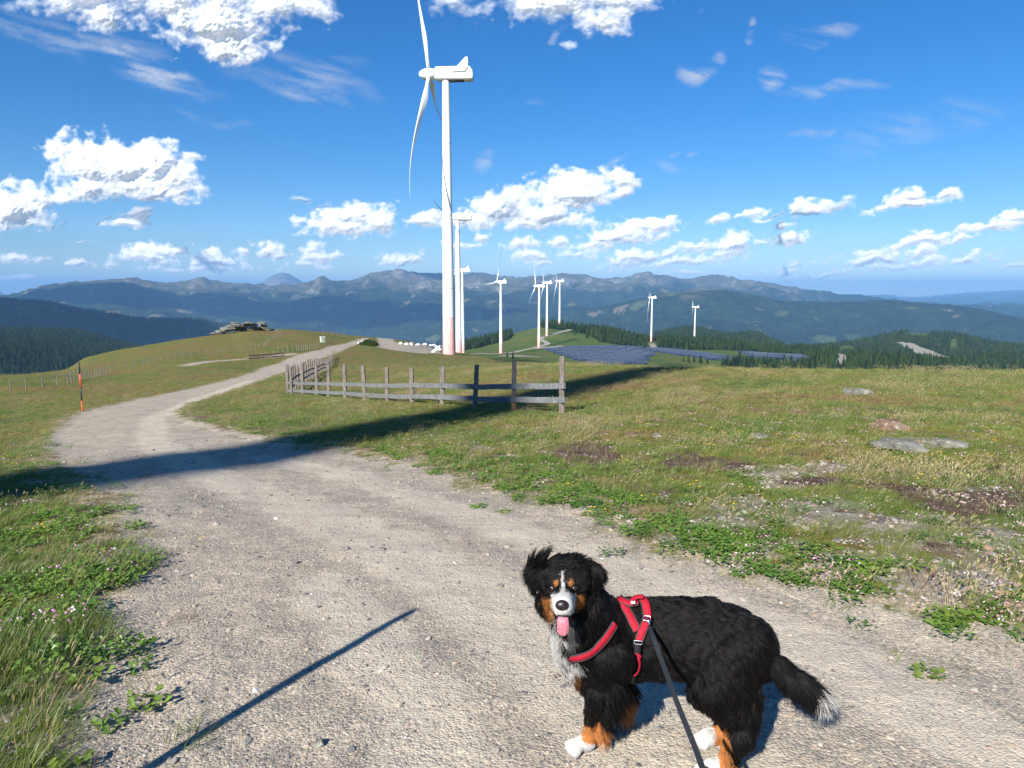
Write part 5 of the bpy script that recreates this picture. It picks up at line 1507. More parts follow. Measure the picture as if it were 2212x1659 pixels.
def strap(name, pts, width, mat, off=.020, th=.003, edge=None, parent=harness, dens=10, soft=None):
    """band lying on the coat along picture points (close-up units)"""
    P2 = []
    for (a, b) in zip(pts[:-1], pts[1:]):
        for i in range(dens): P2.append((a[0] + (b[0]-a[0]) * i / dens, a[1] + (b[1]-a[1]) * i / dens))
    P2.append(pts[-1]); P2 = np.array(P2, float)
    for _ in range(6): P2[1:-1] = .25 * P2[:-2] + .5 * P2[1:-1] + .25 * P2[2:]
    C_ = []; Nn = []
    for x, y in P2:
        h_, n_ = cast(x, y)
        if h_ is None:
            if C_: h_, n_ = C_[-1] + (C_[-1] - C_[-2] if len(C_) > 1 else Vector((0, 0, 0))), Nn[-1]
            else: h_, n_ = U(x, y, 2.45), Vector((0, -1, 0))
        if C_ and (h_ - C_[-1]).length > .08: h_ = C_[-1] + (C_[-1] - C_[-2] if len(C_) > 1 else Vector((0,0,0)))
        C_.append(h_); Nn.append(n_)
    arr = np.array([list(v) for v in C_]); na = np.array([list(v) for v in Nn])
    for _ in range(14): 
        arr[1:-1] = .25 * arr[:-2] + .5 * arr[1:-1] + .25 * arr[2:]; na[1:-1] = .25 * na[:-2] + .5 * na[1:-1] + .25 * na[2:]
    na /= np.linalg.norm(na, axis=1)[:, None]
    rings = []
    w_at = np.interp(np.linspace(0, 1, len(arr)), np.linspace(0, 1, len(width)), width) if hasattr(width, '__len__') else np.full(len(arr), width)
    for i in range(len(arr)):
        t = arr[min(i+1, len(arr)-1)] - arr[max(i-1, 0)]; t /= np.linalg.norm(t) + 1e-9; n = na[i] - (na[i] @ t) * t; n /= np.linalg.norm(n) + 1e-9; s = np.cross(t, n); c = arr[i] + n * off; h = w_at[i] / 2
        rings.append(np.array([c - s * h - n * th * .3, c - s * h * .96 + n * th * .5, c + n * th * .8, c + s * h * .96 + n * th * .5, c + s * h - n * th * .3, c - n * th]))
    o = hsub(name, M(name, loft(rings), mat, True), parent)
    if edge:
        for sgn in ((-1, 1) if edge == 'both' else ((1,) if edge == 'a' else (-1,))):
            pts3 = [tuple(r_[0 if sgn < 0 else 4]) for r_ in rings]
            e_ = link('edging', M('edging', tube_vf(pts3, .0032, 6), M_HDK, True), o)
    return o
strap('chest_strap', [(395,782),(450,788),(510,768),(570,722),(620,665),(655,610),(672,580)], .028, M_HRED, .019, .0025, 'both')
strap('side_strap', [(728,436),(755,500),(800,575),(838,632)], .030, M_HRED, .019, .0025, 'both')
strap('back_strap', [(735,452),(790,470),(845,462)], .026, M_HRED, .019, .0025, 'both')
strap('back_strap', [(868,440),(892,465),(902,520),(900,570)], .030, M_HRED, .019, .0025, 'a')
strap('side_strap', [(898,565),(885,600),(862,640),(845,690)], .028, M_HRED, .019, .0025, 'both')
strap('handle', [(800,485),(822,455),(850,450),(880,452)], .020, M_HRED, .036, .003)
strap('buckle_strap', [(838,700),(830,745),(822,765)], .024, M_HBL, .028, .004)
strap('clip', [(824,758),(820,782)], .020, M_HRED, .032, .006)
strap('lower_strap', [(820,785),(812,835),(802,880)], .014, M_HRED, .026, .003)
strap('lower_strap', [(802,880),(798,930)], .016, M_HBL, .022, .003)
h_, n_ = cast(842, 697)
def rect_ring(c, n, w_, h__, r, up):
    n = Vector(n).normalized(); u = Vector(up).normalized(); s = u.cross(n).normalized(); u = n.cross(s); pts = []
    for a in np.linspace(0, 2 * np.pi, 17): 
        ca, sa = math.cos(a), math.sin(a); pts.append(c + s * (w_ / 2 * np.sign(ca) * abs(ca) ** .4) + u * (h__ / 2 * np.sign(sa) * abs(sa) ** .4))
    return tube_vf(pts, r, 6)
c_ = h_ + n_ * .036
hsub('metal_loop', M('metal_loop', rect_ring(c_, n_, .030, .012, .0018, (0, 0, 1)), M_CHR, True))
h_, n_ = cast(898, 572); RINGP = h_ + n_ * .042
hsub('metal_ring', M('metal_ring', rect_ring(RINGP, n_, .026, .018, .0022, (0, 0, 1)), M_CHR, True))
h_, n_ = cast(812, 478); 
V, F = box_vf(.016, .002, .010); rot = Vector((0, -1, 0)).rotation_difference(n_).to_matrix(); V = (np.array(rot) @ V.T).T + np.array(h_ + n_ * .042)
hsub('cloth_tag', M('cloth_tag', (V, F), M_TAGW))
# ---- leash: clip on the ring, runs down and towards the walker's hand
leash = empty('dog_leash', RINGP); tag(leash, 'dark grey webbing leash clipped to the red harness, running down out of frame', 'leash'); LO_ = Vector(leash.location)
def lsub(name, me): o = link(name, me, leash); o.location = -LO_; return o
lsub('snap_hook', M('snap_hook', join_vf([tube_vf([RINGP + Vector((0, -.004, .004)), RINGP + Vector((.006, -.012, -.012)), RINGP + Vector((.008, -.014, -.028))], .0045, 8)]), M_CHR, True))
LP = [RINGP + Vector((.008, -.014, -.026)), U(935,665,2.36), U(980,790,2.28), U(1032,930,2.18), U(1085,1075,2.07), U(1140,1215,1.96), U(1195,1350,1.86), U(1250,1500,1.74), U(1300,1640,1.62), Vector((.34, 1.25, .42)), Vector((.33, .95, .60)), Vector((.30, .65, .85)), Vector((.27, .45, 1.02))]
def catmull(P_, n=8):
    out = []
    P_ = [P_[0]] + list(P_) + [P_[-1]]
    for i in range(1, len(P_) - 2):
        for j in range(n):
            t = j / n; a, b, c, d = P_[i-1], P_[i], P_[i+1], P_[i+2]
            out.append(.5 * ((2*b) + (c - a) * t + (2*a - 5*b + 4*c - d) * t*t + (3*b - a - 3*c + d) * t**3))
    out.append(P_[-2]); return out
lp = catmull([Vector(p) for p in LP]); rings = []
for i, p in enumerate(lp):
    t = (lp[min(i+1, len(lp)-1)] - lp[max(i-1, 0)]).normalized(); vdir = (Vector((0, 0, H_CAM)) - p).normalized()
    fr = i / (len(lp) - 1); tw = .5 * math.sin(fr * 5.0 + .6)
    s = t.cross(vdir).normalized(); n = s.cross(t).normalized(); s2 = s * math.cos(tw) + n * math.sin(tw); n2 = n * math.cos(tw) - s * math.sin(tw)
    h = .0082; th = .0013
    rings.append(np.array([tuple(p - s2 * h - n2 * th), tuple(p - s2 * h + n2 * th), tuple(p + s2 * h + n2 * th), tuple(p + s2 * h - n2 * th)]))
lsub('strap', M('strap', loft(rings), M_LEASH, False))
hl_ = [lp[-1] + Vector((.05 * math.cos(a) - .05, -.07 * math.sin(a) , .06 * math.sin(a))) for a in np.linspace(0, 2 * np.pi, 18)]
lsub('hand_loop', M('hand_loop', tube_vf(hl_, .006, 6), M_LEASH, True))
# ------------------------------------------------------------------ scatter by geometry nodes (only for what nobody could count)
def scatter(name, protos, pts, rots, scl, idx, kind='stuff'):
    col = bpy.data.collections.new(name + '_kinds')
    for i, me in enumerate(protos):
        o = bpy.data.objects.new('%s_%02d' % (name, i), me); col.objects.link(o)
    n = len(pts); me = bpy.data.meshes.new(name); me.vertices.add(n)
    me.vertices.foreach_set('co', np.asarray(pts, np.float32).ravel())
    a = me.attributes.new('rot', 'FLOAT_VECTOR', 'POINT'); a.data.foreach_set('vector', np.asarray(rots, np.float32).ravel())
    a = me.attributes.new('scl', 'FLOAT_VECTOR', 'POINT'); a.data.foreach_set('vector', np.asarray(scl, np.float32).ravel())
    a = me.attributes.new('kind_id', 'INT', 'POINT'); a.data.foreach_set('value', np.asarray(idx, np.int32))
    o = link(name, me); tag(o, kind=kind)
    g = bpy.data.node_groups.new(name, 'GeometryNodeTree')
    g.interface.new_socket('Geometry', in_out='INPUT', socket_type='NodeSocketGeometry')
    g.interface.new_socket('Geometry', in_out='OUTPUT', socket_type='NodeSocketGeometry')
    N = g.nodes; L = g.links
    gi = N.new('NodeGroupInput'); go = N.new('NodeGroupOutput')
    ci = N.new('GeometryNodeCollectionInfo'); ci.inputs['Collection'].default_value = col
    ci.inputs['Separate Children'].default_value = True; ci.inputs['Reset Children'].default_value = True
    ip = N.new('GeometryNodeInstanceOnPoints'); ip.inputs['Pick Instance'].default_value = True
    def na(nm, t):
        x = N.new('GeometryNodeInputNamedAttribute'); x.data_type = t; x.inputs['Name'].default_value = nm; return x.outputs[0]
    L.new(gi.outputs[0], ip.inputs['Points']); L.new(ci.outputs[0], ip.inputs['Instance'])
    L.new(na('kind_id', 'INT'), ip.inputs['Instance Index']); L.new(na('scl', 'FLOAT_VECTOR'), ip.inputs['Scale'])
    er = N.new('FunctionNodeEulerToRotation'); L.new(na('rot', 'FLOAT_VECTOR'), er.inputs[0]); L.new(er.outputs[0], ip.inputs['Rotation'])
    L.new(ip.outputs[0], go.inputs[0])
    md = o.modifiers.new('scatter', 'NODES'); md.node_group = g
    return o

# ---- blade and leaf materials
def blade_mat(name, stops, trans=0.35, var=0.25, tint=True):
    m, k, out = material(name)
    pos = k.n('ShaderNodeNewGeometry').outputs['Position']
    ri = k.n('ShaderNodeObjectInfo').outputs['Random']
    if tint:
        t = grass_tint(k, pos)
        t = k.math('ADD', t, k.math('MULTIPLY_ADD', ri, var, -var / 2))
        c = k.ramp(t, stops)
    else:
        c = k.ramp(ri, stops)
    tip = k.attr('tip')
    c = k.mix(k.math('MULTIPLY', tip, 0.45), c, k.mix(0.5, c, (0.42, 0.38, 0.16)))
    d = k.n('ShaderNodeBsdfDiffuse', ins={'Color': c})
    tr = k.n('ShaderNodeBsdfTranslucent', ins={'Color': c})
    gl = k.n('ShaderNodeBsdfGlossy', ins={'Color': (1, 1, 1), 'Roughness': 0.45})
    mx = k.n('ShaderNodeMixShader', ins={0: trans, 1: d.outputs[0], 2: tr.outputs[0]})
    m2 = k.n('ShaderNodeMixShader', ins={0: 0.035, 1: mx.outputs[0], 2: gl.outputs[0]})
    k.put(out.inputs['Surface'], m2.outputs[0])
    return m
B_GRASS = blade_mat('grass_blades', [(0.0, (0.045, 0.125, 0.012)), (0.3, (0.088, 0.165, 0.018)), (0.5, (0.145, 0.185, 0.024)), (0.66, (0.195, 0.180, 0.038)), (0.82, (0.22, 0.145, 0.055)), (1.0, (0.30, 0.26, 0.11))])
B_DRY = blade_mat('dry_grass_stems', [(0.0, (0.30, 0.27, 0.12)), (0.5, (0.40, 0.33, 0.17)), (1.0, (0.36, 0.22, 0.13))], tint=False)
B_LEAF = blade_mat('herb_leaves', [(0.0, (0.06, 0.16, 0.02)), (0.5, (0.11, 0.24, 0.03)), (1.0, (0.19, 0.28, 0.04))], tint=False)
B_MOSS = blade_mat('yellow_moss', [(0.0, (0.22, 0.24, 0.02)), (0.5, (0.34, 0.33, 0.03)), (1.0, (0.40, 0.34, 0.05))], tint=False)
B_HEATH = blade_mat('brown_heather', [(0.0, (0.07, 0.045, 0.04)), (0.5, (0.13, 0.08, 0.065)), (1.0, (0.18, 0.12, 0.09))], tint=False, trans=.1)
B_YEL = simple('yellow_petals', (0.85, 0.52, 0.02), 0.6)
B_PINK = simple('pink_petals', (0.62, 0.26, 0.44), 0.6, namt=.2, nscale=4)
B_PALE = simple('pale_petals', (0.74, 0.66, 0.66), 0.6)

def tuft(seed, n, hmin, hmax, rad, wid, bend, lean=(0.5, 0.2), mat=None, heads=False, mats=None):
    q = np.random.RandomState(seed); V = []; F = []; T = []
    for b in range(n):
        a = q.uniform(0, 2*np.pi); r = rad * math.sqrt(q.uniform()); x, y = r * math.cos(a), r * math.sin(a)
        h = q.uniform(hmin, hmax); fa = q.uniform(0, 2*np.pi)
        dx = math.cos(a) * bend * q.uniform(.2, 1) + lean[0] * q.uniform(.4, 1.3); dy = math.sin(a) * bend * q.uniform(.2, 1) + lean[1] * q.uniform(.2, 1.3)
        wx, wy = math.cos(fa) * wid / 2, math.sin(fa) * wid / 2
        o = len(V)
        for i, t in enumerate((0, .38, .72)):
            ox, oy, oz = dx * h * t * t, dy * h * t * t, h * (t - 0.22 * t * t * math.hypot(dx, dy))
            s = (1, .85, .5)[i]
            V += [(x + ox - wx * s, y + oy - wy * s, oz - 0.01), (x + ox + wx * s, y + oy + wy * s, oz - 0.01)]; T += [t, t]
        ox, oy, oz = dx * h, dy * h, h * (1 - .22 * math.hypot(dx, dy)); V.append((x + ox, y + oy, oz)); T.append(1)
        F += [(o, o+1, o+3, o+2), (o+2, o+3, o+5, o+4), (o+4, o+5, o+6)]
        if heads:
            hl = h * q.uniform(.14, .22); hw = wid * q.uniform(1.6, 2.6)
            for s_ in range(2):
                an = fa + s_ * 1.57; o = len(V); cx, cy_ = math.cos(an) * hw, math.sin(an) * hw
                ex, ey = dx * hl * 1.2, dy * hl * 1.2
                V += [(x + ox - cx * .2, y + oy - cy_ * .2, oz - hl * .2), (x + ox + ex * .5 - cx, y + oy + ey * .5 - cy_, oz + hl * .3), (x + ox + ex, y + oy + ey, oz + hl * .75), (x + ox + ex * .5 + cx, y + oy + ey * .5 + cy_, oz + hl * .3)]
                T += [1, 1, 1, 1]; F.append((o, o+1, o+2, o+3))
    me = mesh_np('tuft', np.array(V), F, [mat])
    at = me.attributes.new('tip', 'FLOAT', 'POINT'); at.data.foreach_set('value', np.array(T, np.float32))
    return me
def herb(seed, n, rad, ls, mat, hmax=0.07, flowers=None):
    q = np.random.RandomState(seed); V = []; F = []; T = []; FM = []
    for b in range(n):
        a = q.uniform(0, 2*np.pi); r = rad * math.sqrt(q.uniform()); c = np.array([r*math.cos(a), r*math.sin(a), q.uniform(.01, hmax)])
        l = ls * q.uniform(.6, 1.3); d = q.uniform(0, 2*np.pi); u = np.array([math.cos(d), math.sin(d), q.uniform(-.2, .5)]); v = np.array([-math.sin(d), math.cos(d), q.uniform(-.4, .4)])
        o = len(V); V += [c, c + u*l*.5 + v*l*.38 + (0, 0, .004), c + u*l, c + u*l*.5 - v*l*.38 + (0, 0, .004)]; T += [0, .2, .6, .2]; F.append((o, o+1, o+2, o+3)); FM.append(0)
    mats = [mat]
    if flowers:
        fmats, nf, fs, fh = flowers; mats += fmats
        for b in range(nf):
            a = q.uniform(0, 2*np.pi); r = rad * math.sqrt(q.uniform()); h = fh * q.uniform(.6, 1.2); c = np.array([r*math.cos(a) + h*.2, r*math.sin(a), h]); o = len(V)
            V += [(r*math.cos(a) - .0012, r*math.sin(a), 0), (r*math.cos(a) + .0012, r*math.sin(a), 0), c]; F.append((o, o+1, o+2)); T += [0, 0, 0]; FM.append(0)
            o = len(V); s = fs * q.uniform(.7, 1.2)
            for p in ((-s,0,0),(s,0,0),(0,-s,0),(0,s,0),(0,0,-s*.6),(0,0,s*.7)): V.append(c + p); T.append(0)
            F += [(o, o+2, o+5), (o+2, o+1, o+5), (o+1, o+3, o+5), (o+3, o, o+5), (o+2, o, o+4), (o+1, o+2, o+4), (o+3, o+1, o+4), (o, o+3, o+4)]; FM += [1 + b % len(fmats)] * 8
    me = mesh_np('herb', np.array(V), F, mats, fmat=FM)
    at = me.attributes.new('tip', 'FLOAT', 'POINT'); at.data.foreach_set('value', np.array(T, np.float32))
    return me
W_ = (0.55, 0.15)
PR = [tuft(1, 34, .05, .13, .11, .0042, .7, W_, B_GRASS), tuft(2, 30, .07, .17, .10, .0040, .6, W_, B_GRASS), tuft(3, 40, .03, .09, .12, .0045, .9, W_, B_GRASS),
      tuft(4, 12, .14, .26, .09, .0022, .3, (.6, .2), B_DRY, heads=True), tuft(5, 18, .10, .22, .10, .0026, .35, (.7, .2), B_DRY, heads=True),
      herb(6, 46, .11, .030, B_LEAF), herb(7, 34, .09, .042, B_LEAF, .05), herb(8, 26, .10, .028, B_LEAF, .06, ([B_PINK], 4, .009, .11)),
      herb(9, 18, .10, .026, B_LEAF, .05, ([B_YEL], 4, .010, .14)), tuft(10, 90, .012, .03, .12, .004, 1.0, (.1, .1), B_MOSS), tuft(11, 60, .03, .08, .12, .003, 1.2, (.2, .1), B_HEATH),
      herb(12, 10, .08, .02, B_LEAF, .03, ([B_PINK, B_PALE], 12, .008, .05))]
def mask_at(arr, x, y):
    s = np.log(np.hypot(x, y)); a = np.arctan2(x, y)
    i = np.clip(np.searchsorted(S_, s), 0, len(S_) - 1); j = np.clip(np.searchsorted(A, a), 0, len(A) - 1)
    return arr[i, j]
def grow_grass():
    q = np.random.RandomState(11)
    rad_k = np.array([1.5, 4, 7, 11, 18, 30, 50, 90, 150, 260]); den = np.array([260, 200, 130, 80, 46, 20, 6.5, 1.6, .45, .18])
    P_ = []
    edges = np.exp(np.linspace(math.log(1.5), math.log(260), 90)); AZ = R(47)
    for a, b in zip(edges[:-1], edges[1:]):
        area = AZ * (b*b - a*a); n = int(area * np.interp(math.sqrt(a*b), rad_k, den))
        r = np.sqrt(q.uniform(a*a, b*b, n)); az = q.uniform(-AZ, AZ, n); P_.append(np.stack([r*np.sin(az), r*np.cos(az)], 1))
    P_ = np.vstack(P_); x, y = P_[:, 0], P_[:, 1]; r = np.hypot(x, y)
    z = Hgt(x, y); px, py = project(x, y, z)
    # cull what lies beyond the crest or far outside the frame
    vis = (px > -350) & (px < 2560)
    t = (z + .3 - H_CAM) / r
    for f in (.9, .8, .7, .55): vis &= ((Hgt(x*f, y*f) - H_CAM) / (r*f) < t + 0.004)
    sd_ = path_sd(x, y)
    edge = sd_ - .12 * (px < 700) * (r < 7) + 0.5 * fbm(x / .8, y / .8, 3) + 0.30 * fbm(x / .18, y / .18, 2)
    st = mask_at(STONE, x, y) + 1.1 * fbm(x / .5, y / .5, 4); so = mask_at(SOIL, x, y) + 1.0 * fbm(x / .5 + 7, y / .5, 4); ye = mask_at(YEL, x, y) + .9 * fbm(x / .6 + 3, y / .6, 3)
    u = q.uniform(size=len(x))
    p = np.clip(-edge / 0.30, 0, 1)
    bare = sst(st, .12, .7) * .68
    bare = np.maximum(bare, sst(fbm(x / 1.5 + 40, y / 1.5, 4), .10, .40) * sst(-edge, 1.6, .3) * .5 * (px > 900))
    p = p * (1 - bare); p = p * (1 - sst(so, .1, .5) * .55)
    p = np.where((edge > -.05) & (edge < .5) & (np.abs(px - 1106) < 3000), np.maximum(p, .025), p)
    strip = (px > 820) & (edge < -.02) & (edge > -.8 - .5 * fbm(x / 1.1, y / 1.1, 3)) & (r < 14) & (fbm(x / .45 + 9, y / .45, 3) > -.28)
    p = np.where(strip, np.maximum(p, .8), p)
    p = np.where((sd_ < .03) & (px < 300) & (r < 4.5), np.maximum(p, .95), p)
    keep = vis & (u < p)
    x, y, z, r, edge, so, ye, px = (v[keep] for v in (x, y, z, r, edge, so, ye, px)); sdk = sd_[keep]; stk = st[keep]; strip = strip[keep]
    n = len(x); u = q.uniform(size=n); k = q.choice([0, 1, 2], n, p=[.42, .33, .25])
    clump = fbm(x / 1.6 + 20, y / 1.6, 3); dry = fbm(x / 3.2 + 60, y / 2.2, 4)
    k = np.where((u < .04 + .55 * sst(dry, .0, .5)) & (r > 3) & ~((px < 520) & (r < 9) & (u > .05)), np.where(q.uniform(size=n) < .5, 3, 4), k)
    near = np.maximum(sst(-edge, 1.3, .0), .8 * ((px < 520) & (r < 8)))
    hb = (q.uniform(size=n) < (.08 + .75 * near * sst(clump, -.25, .2)) * sst(-r, -30, -14))
    hb |= strip & (q.uniform(size=n) < .62)
    k = np.where(hb, q.choice([5, 6, 7], n, p=[.5, .42, .08]), k)
    k = np.where((q.uniform(size=n) < np.where(r > 9, .012, .012)) , 8, k)
    k = np.where((q.uniform(size=n) < .5) & (ye > .4), 9, k)
    k = np.where((q.uniform(size=n) < .8) & (so > .25), 10, k)
    k = np.where((q.uniform(size=n) < .40) & (fbm(x / 4.5 + 11, y / 2.2 + 5, 4) > .22) & (r > 7), 10, k)
    k = np.where((q.uniform(size=n) < .10 * sst(stk, -.2, .3)) & (r > 4) & (r < 16), 11, k)
    rot = np.stack([q.uniform(-.1, .1, n), q.uniform(-.1, .1, n), np.where(np.isin(k, (5, 6, 7, 8, 9, 10, 11)), q.uniform(0, 6.28, n), q.normal(0, .5, n))], 1)
    s = q.uniform(.75, 1.25, n) * np.interp(r, [2, 8, 20, 45, 100, 250], [.85, .9, 1.05, 1.35, 1.8, 2.2])
    hs = s * np.where((px < 500) & (r < 9), np.where(r < 4.5, 1.35, 1.05), .72) * (1 + .45 * fbm(x / 2.5, y / 2.5, 2)) * np.where(np.isin(k, (0, 1, 2)), np.interp(-edge, [0, .5], [.65, 1.0]), 1)
    s = np.where((k == 8) & (r > 9), s * 1.15, s)
    scatter('grass', PR, np.stack([x, y, z - .004], 1), rot, np.stack([s, s, hs], 1), k)
    print('grass tufts', n)
grow_grass()

# ---- gravel and rubble
def pebble_mat():
    m, k, out = material('pebbles')
    ri = k.n('ShaderNodeObjectInfo').outputs['Random']
    pos = k.n('ShaderNodeTexCoord').outputs['Object']
    c = k.ramp(ri, [(0.0, (0.10, 0.10, 0.105)), (0.2, (0.19, 0.18, 0.17)), (0.5, (0.30, 0.27, 0.23)), (0.75, (0.40, 0.36, 0.30)), (0.9, (0.33, 0.22, 0.16)), (0.99, (0.44, 0.42, 0.38)), (1, (0.6, 0.58, 0.55))])
    c = k.mix(0.5, c, k.ramp(k.noise(pos, 2.0, 4, .7), [(0.3, (0.6, 0.6, 0.6)), (0.7, (1.3, 1.3, 1.3))]), 'MULTIPLY')
    principled(k, out, c, 0.85, 0.25)
    return m
M_PEB = pebble_mat()
def spread_pebbles():
    q = np.random.RandomState(21)
    prot = []
    for i in range(6):
        V, F = rock_vf(1, .78, .5, 200 + i, .25, 2); prot.append(M('pebble', (V, F), M_PEB))
    P_ = []
    for a, b, dn in ((1.6, 3.5, 2600), (3.5, 5.5, 1150), (5.5, 9, 380), (9, 16, 90)):
        AZ = R(44); n = int(AZ * (b*b - a*a) * dn); r = np.sqrt(q.uniform(a*a, b*b, n)); az = q.uniform(-AZ, AZ, n); P_.append(np.stack([r*np.sin(az), r*np.cos(az)], 1))
    P_ = np.vstack(P_); x, y = P_.T; r = np.hypot(x, y)
    sd_ = path_sd(x, y); st = mask_at(STONE, x, y); so = mask_at(SOIL, x, y)
    dens = np.where(sd_ > -.4, .40 + .9 * np.clip(fbm(x / .7, y / .7, 4) + .12, 0, 1) + .3 * sst(-sd_, -.9, 0), np.clip(st * 2.2 + so * .6, .05, 1) * np.clip(1.2 * fbm(x / .4, y / .4, 3) + .8, 0, 1.2))
    keep = q.uniform(size=len(x)) < dens; x, y, r, sd_, st = x[keep], y[keep], r[keep], sd_[keep], st[keep]; n = len(x)
    size = np.exp(q.normal(math.log(.0048), .54, n)) * np.interp(r, [2, 6, 12], [.85, 1.25, 2.0])
    size = np.where((sd_ < 0) & (st > .1), size * 1.9, size)
    size = np.clip(size, .002, .05)
    flat = q.uniform(.6, 1.1, n)
    scatter('gravel', prot, np.stack([x, y, Hgt(x, y) + size * .12], 1), np.stack([q.uniform(-.3, .3, n), q.uniform(-.3, .3, n), q.uniform(0, 6.28, n)], 1), np.stack([size, size, size * flat], 1), q.randint(0, 6, n))
    print('pebbles', n)
spread_pebbles()

# ---- conifers
def conifer_mat(name, a, b, c_):
    m, k, out = material(name)
    ri = k.n('ShaderNodeObjectInfo').outputs['Random']
    pos = k.n('ShaderNodeTexCoord').outputs['Object']
    v = k.math('MULTIPLY_ADD', k.noise(pos, .9, 3, .6), .5, k.math('MULTIPLY', ri, .7))
    principled(k, out, k.ramp(v, [(0.3, a), (0.55, b), (0.85, c_)]), 0.9, 0.1)
    return m
M_CON = conifer_mat('conifer_needles', (0.007, 0.017, 0.007), (0.017, 0.033, 0.011), (0.038, 0.060, 0.018))
M_BARK = simple('conifer_bark', (0.09, 0.065, 0.05), 0.9)
def crown_vf(seed, h=12.0, w=2.4, layers=11, seg=9, base=.9):
    q = np.random.RandomState(seed); V = []; F = []
    for l in range(layers):
        t = l / (layers - 1); z0 = base + (h - base) * t * .97; rr = w * (1 - t) ** .85 * q.uniform(.8, 1.15) + .12; dz = (h / layers) * 1.5
        o = len(V); V.append((q.uniform(-.05, .05), q.uniform(-.05, .05), min(h, z0 + dz)))
        for s in range(seg * 2):
            a = math.pi * s / seg + q.uniform(-.12, .12); r_ = rr * (q.uniform(.85, 1.2) if s % 2 == 0 else q.uniform(.45, .65)); V.append((r_ * math.cos(a), r_ * math.sin(a), z0 - (.25 * rr if s % 2 == 0 else 0) + q.uniform(-.1, .1)))
        for s in range(seg * 2): F.append((o, o + 1 + s, o + 1 + (s + 1) % (seg * 2)))
    return np.array(V), F
def grow_forest():
    q = np.random.RandomState(31)
    trunk = tube_vf([(0, 0, -1), (0, 0, 3)], [.2, .16], 6)
    prot = []
    for i in range(5):
        cv, cf = crown_vf(400 + i, h=[12, 10, 13, 8.5, 11][i], w=[2.2, 2.3, 2.0, 2.2, 2.6][i]); tv, tf = trunk
        V, F = join_vf([(cv, cf), (tv, tf)]); prot.append(mesh_np('conifer', V, F, [M_CON, M_BARK], fmat=[0] * len(cf) + [1] * len(tf)))
    n = 420000; lr = q.uniform(math.log(650), math.log(5600), n); r = np.exp(lr); az = q.uniform(R(-41), R(41), n)
    x, y = r * np.sin(az), r * np.cos(az); z = Hgt(x, y); px, py = project(x, y, z)
    f = mask_at(FOR, x, y); clear = fbm(x / 160, y / 160, 4)
    ok = (f > 0) & (clear < .30 + .12 * q.uniform(size=n)) & (px > -120) & (px < 2330)
    ok &= q.uniform(size=n) < np.interp(r, [650, 1000, 1500, 2600, 5600], [.5, .9, 1, 1, .8])
    t = (z + 12 - H_CAM) / r
    for ff in (.97, .93, .88, .8, .7, .6, .45, .3, .2, .12, .06): ok &= ((Hgt(x*ff, y*ff) - H_CAM) / (r*ff) < t + 0.001)
    x, y, z, r = x[ok], y[ok], z[ok], r[ok]
    # sparse fringe at the edges and some loose trees in the meadow
    n = len(x); s = np.exp(q.normal(-.12, .30, n)).clip(.35, 1.5) * np.interp(r, [700, 2500, 5600], [.80, .85, 1.15]) * (1 + .3 * fbm(x / 90, y / 90, 2))
    scatter('forest', prot, np.stack([x, y, z], 1), np.stack([np.zeros(n), np.zeros(n), q.uniform(0, 6.28, n)], 1), np.stack([s, s, s * q.uniform(.85, 1.2, n)], 1), q.randint(0, 5, n))
    print('forest trees', n)
grow_forest()
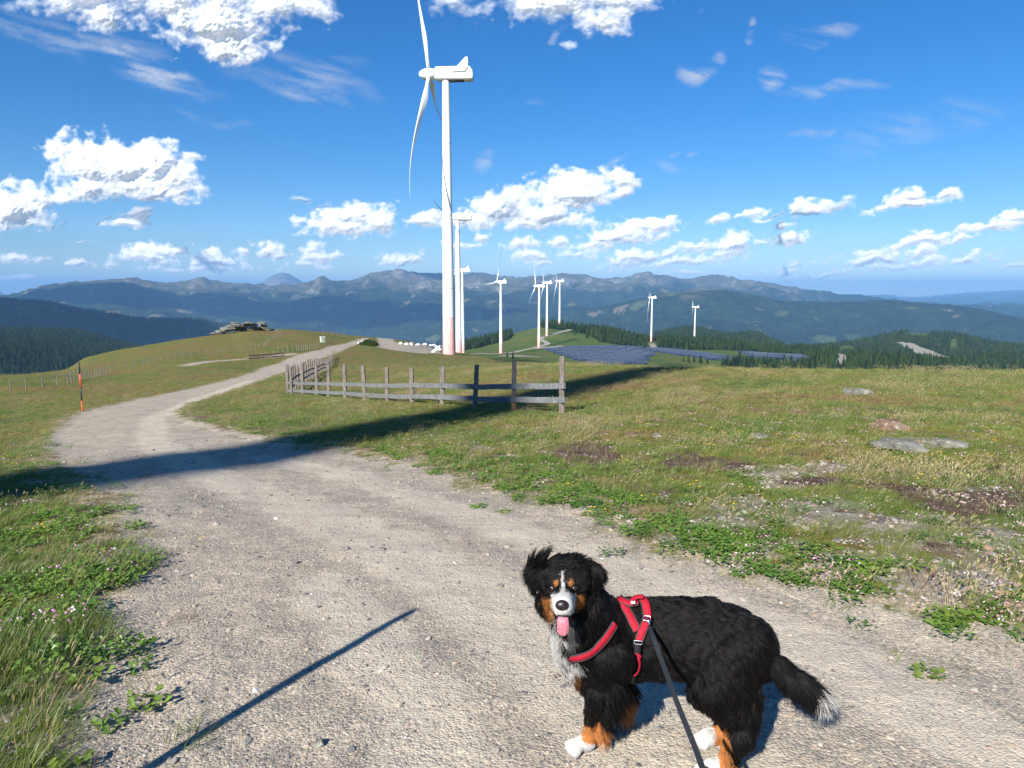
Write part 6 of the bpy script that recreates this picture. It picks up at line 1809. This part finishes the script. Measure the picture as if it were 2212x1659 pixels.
# trees one can tell apart
CR = [M('crown', crown_vf(500 + i, h=[9, 7, 10][i], w=[2.2, 2.0, 2.5][i], layers=13, seg=11), M_CON) for i in range(3)]
TK = M('trunk', tube_vf([(0, 0, -1), (0, 0, 4)], [.22, .12], 8), M_BARK)
LT = [(1242,724,1.0,'lone conifer on the bare knoll, upper left one'),(1268,731,1.35,'largest lone conifer on the bare knoll slope'),(1294,740,.9,'small conifer left of a pair low on the knoll slope'),(1301,739,1.0,'right tree of the small pair low on the knoll slope'),
      (1096,772,.8,'small round conifer beside the gravel apron of the lone turbine'),(1108,776,.6,'tiny conifer right of the gravel apron of the lone turbine'),
      (1476,781,1.0,'leftmost conifer of the loose group in the meadow below the solar strip'),(1487,783,1.3,'tall second conifer of the loose group below the solar strip'),(1499,782,.9,'third conifer of the loose group below the solar strip'),(1513,784,1.2,'fourth conifer of the loose group below the solar strip'),(1528,785,1.0,'fifth conifer of the loose group below the solar strip'),
      (1357,742,1.0,'conifer just left of the turbine pad at the wood edge'),(1436,752,1.0,'conifer standing forward of the wood right of the turbine pad'),(1452,757,.9,'low conifer in the meadow gap right of the turbine pad')]
for i, (x, y, s, lab) in enumerate(LT):
    g_ = ground_hit(x, y, rmin=420)
    if g_ is None: continue
    root = empty('conifer_tree', g_, i * 1.3); root.scale = (s, s, s); tag(root, lab, 'tree', 'loose conifers on the far hill')
    link('crown', CR[i % 3], root); link('trunk', TK, root)
# dark low bush by the bend
def bush(px, py, wpx, hpx, lab, rmin=60, seed=1):
    g_ = ground_hit(px, py, rmin=rmin); k_ = math.hypot(g_.x, g_.y) / FPX; w_, h_ = wpx * k_ / 2, hpx * k_
    q = np.random.RandomState(seed); V = []; F = []
    for i in range(2600):
        d = q.normal(size=3); d /= np.linalg.norm(d); rr_ = q.uniform(.55, 1.0) * (1 + .18 * math.sin(d[0] * 7) * math.cos(d[1] * 6)); p = np.array([d[0] * w_ * rr_, d[1] * w_ * .7 * rr_, abs(d[2]) * h_ * rr_])
        a = q.normal(size=3); b = np.cross(a, d); a = a / np.linalg.norm(a) * .11; b = b / (np.linalg.norm(b) + 1e-6) * .11; o = len(V); V += [p - a, p + b, p + a, p - b]; F.append((o, o+1, o+2, o+3))
    root = empty('bush', g_); tag(root, lab, 'bush'); link('foliage', M('foliage', (np.array(V), F), M_BUSH), root)
    link('stem', M('stem', tube_vf([(0, 0, -.2), (0, 0, h_ * .6)], [.12, .05], 6), M_BARK), root)
M_BUSH = conifer_mat('bush_leaves', (0.03, 0.055, 0.015), (0.07, 0.10, 0.025), (0.12, 0.15, 0.04))
bush(796, 747, 46, 14, 'dark green bush between the upper track and the gravel pad')
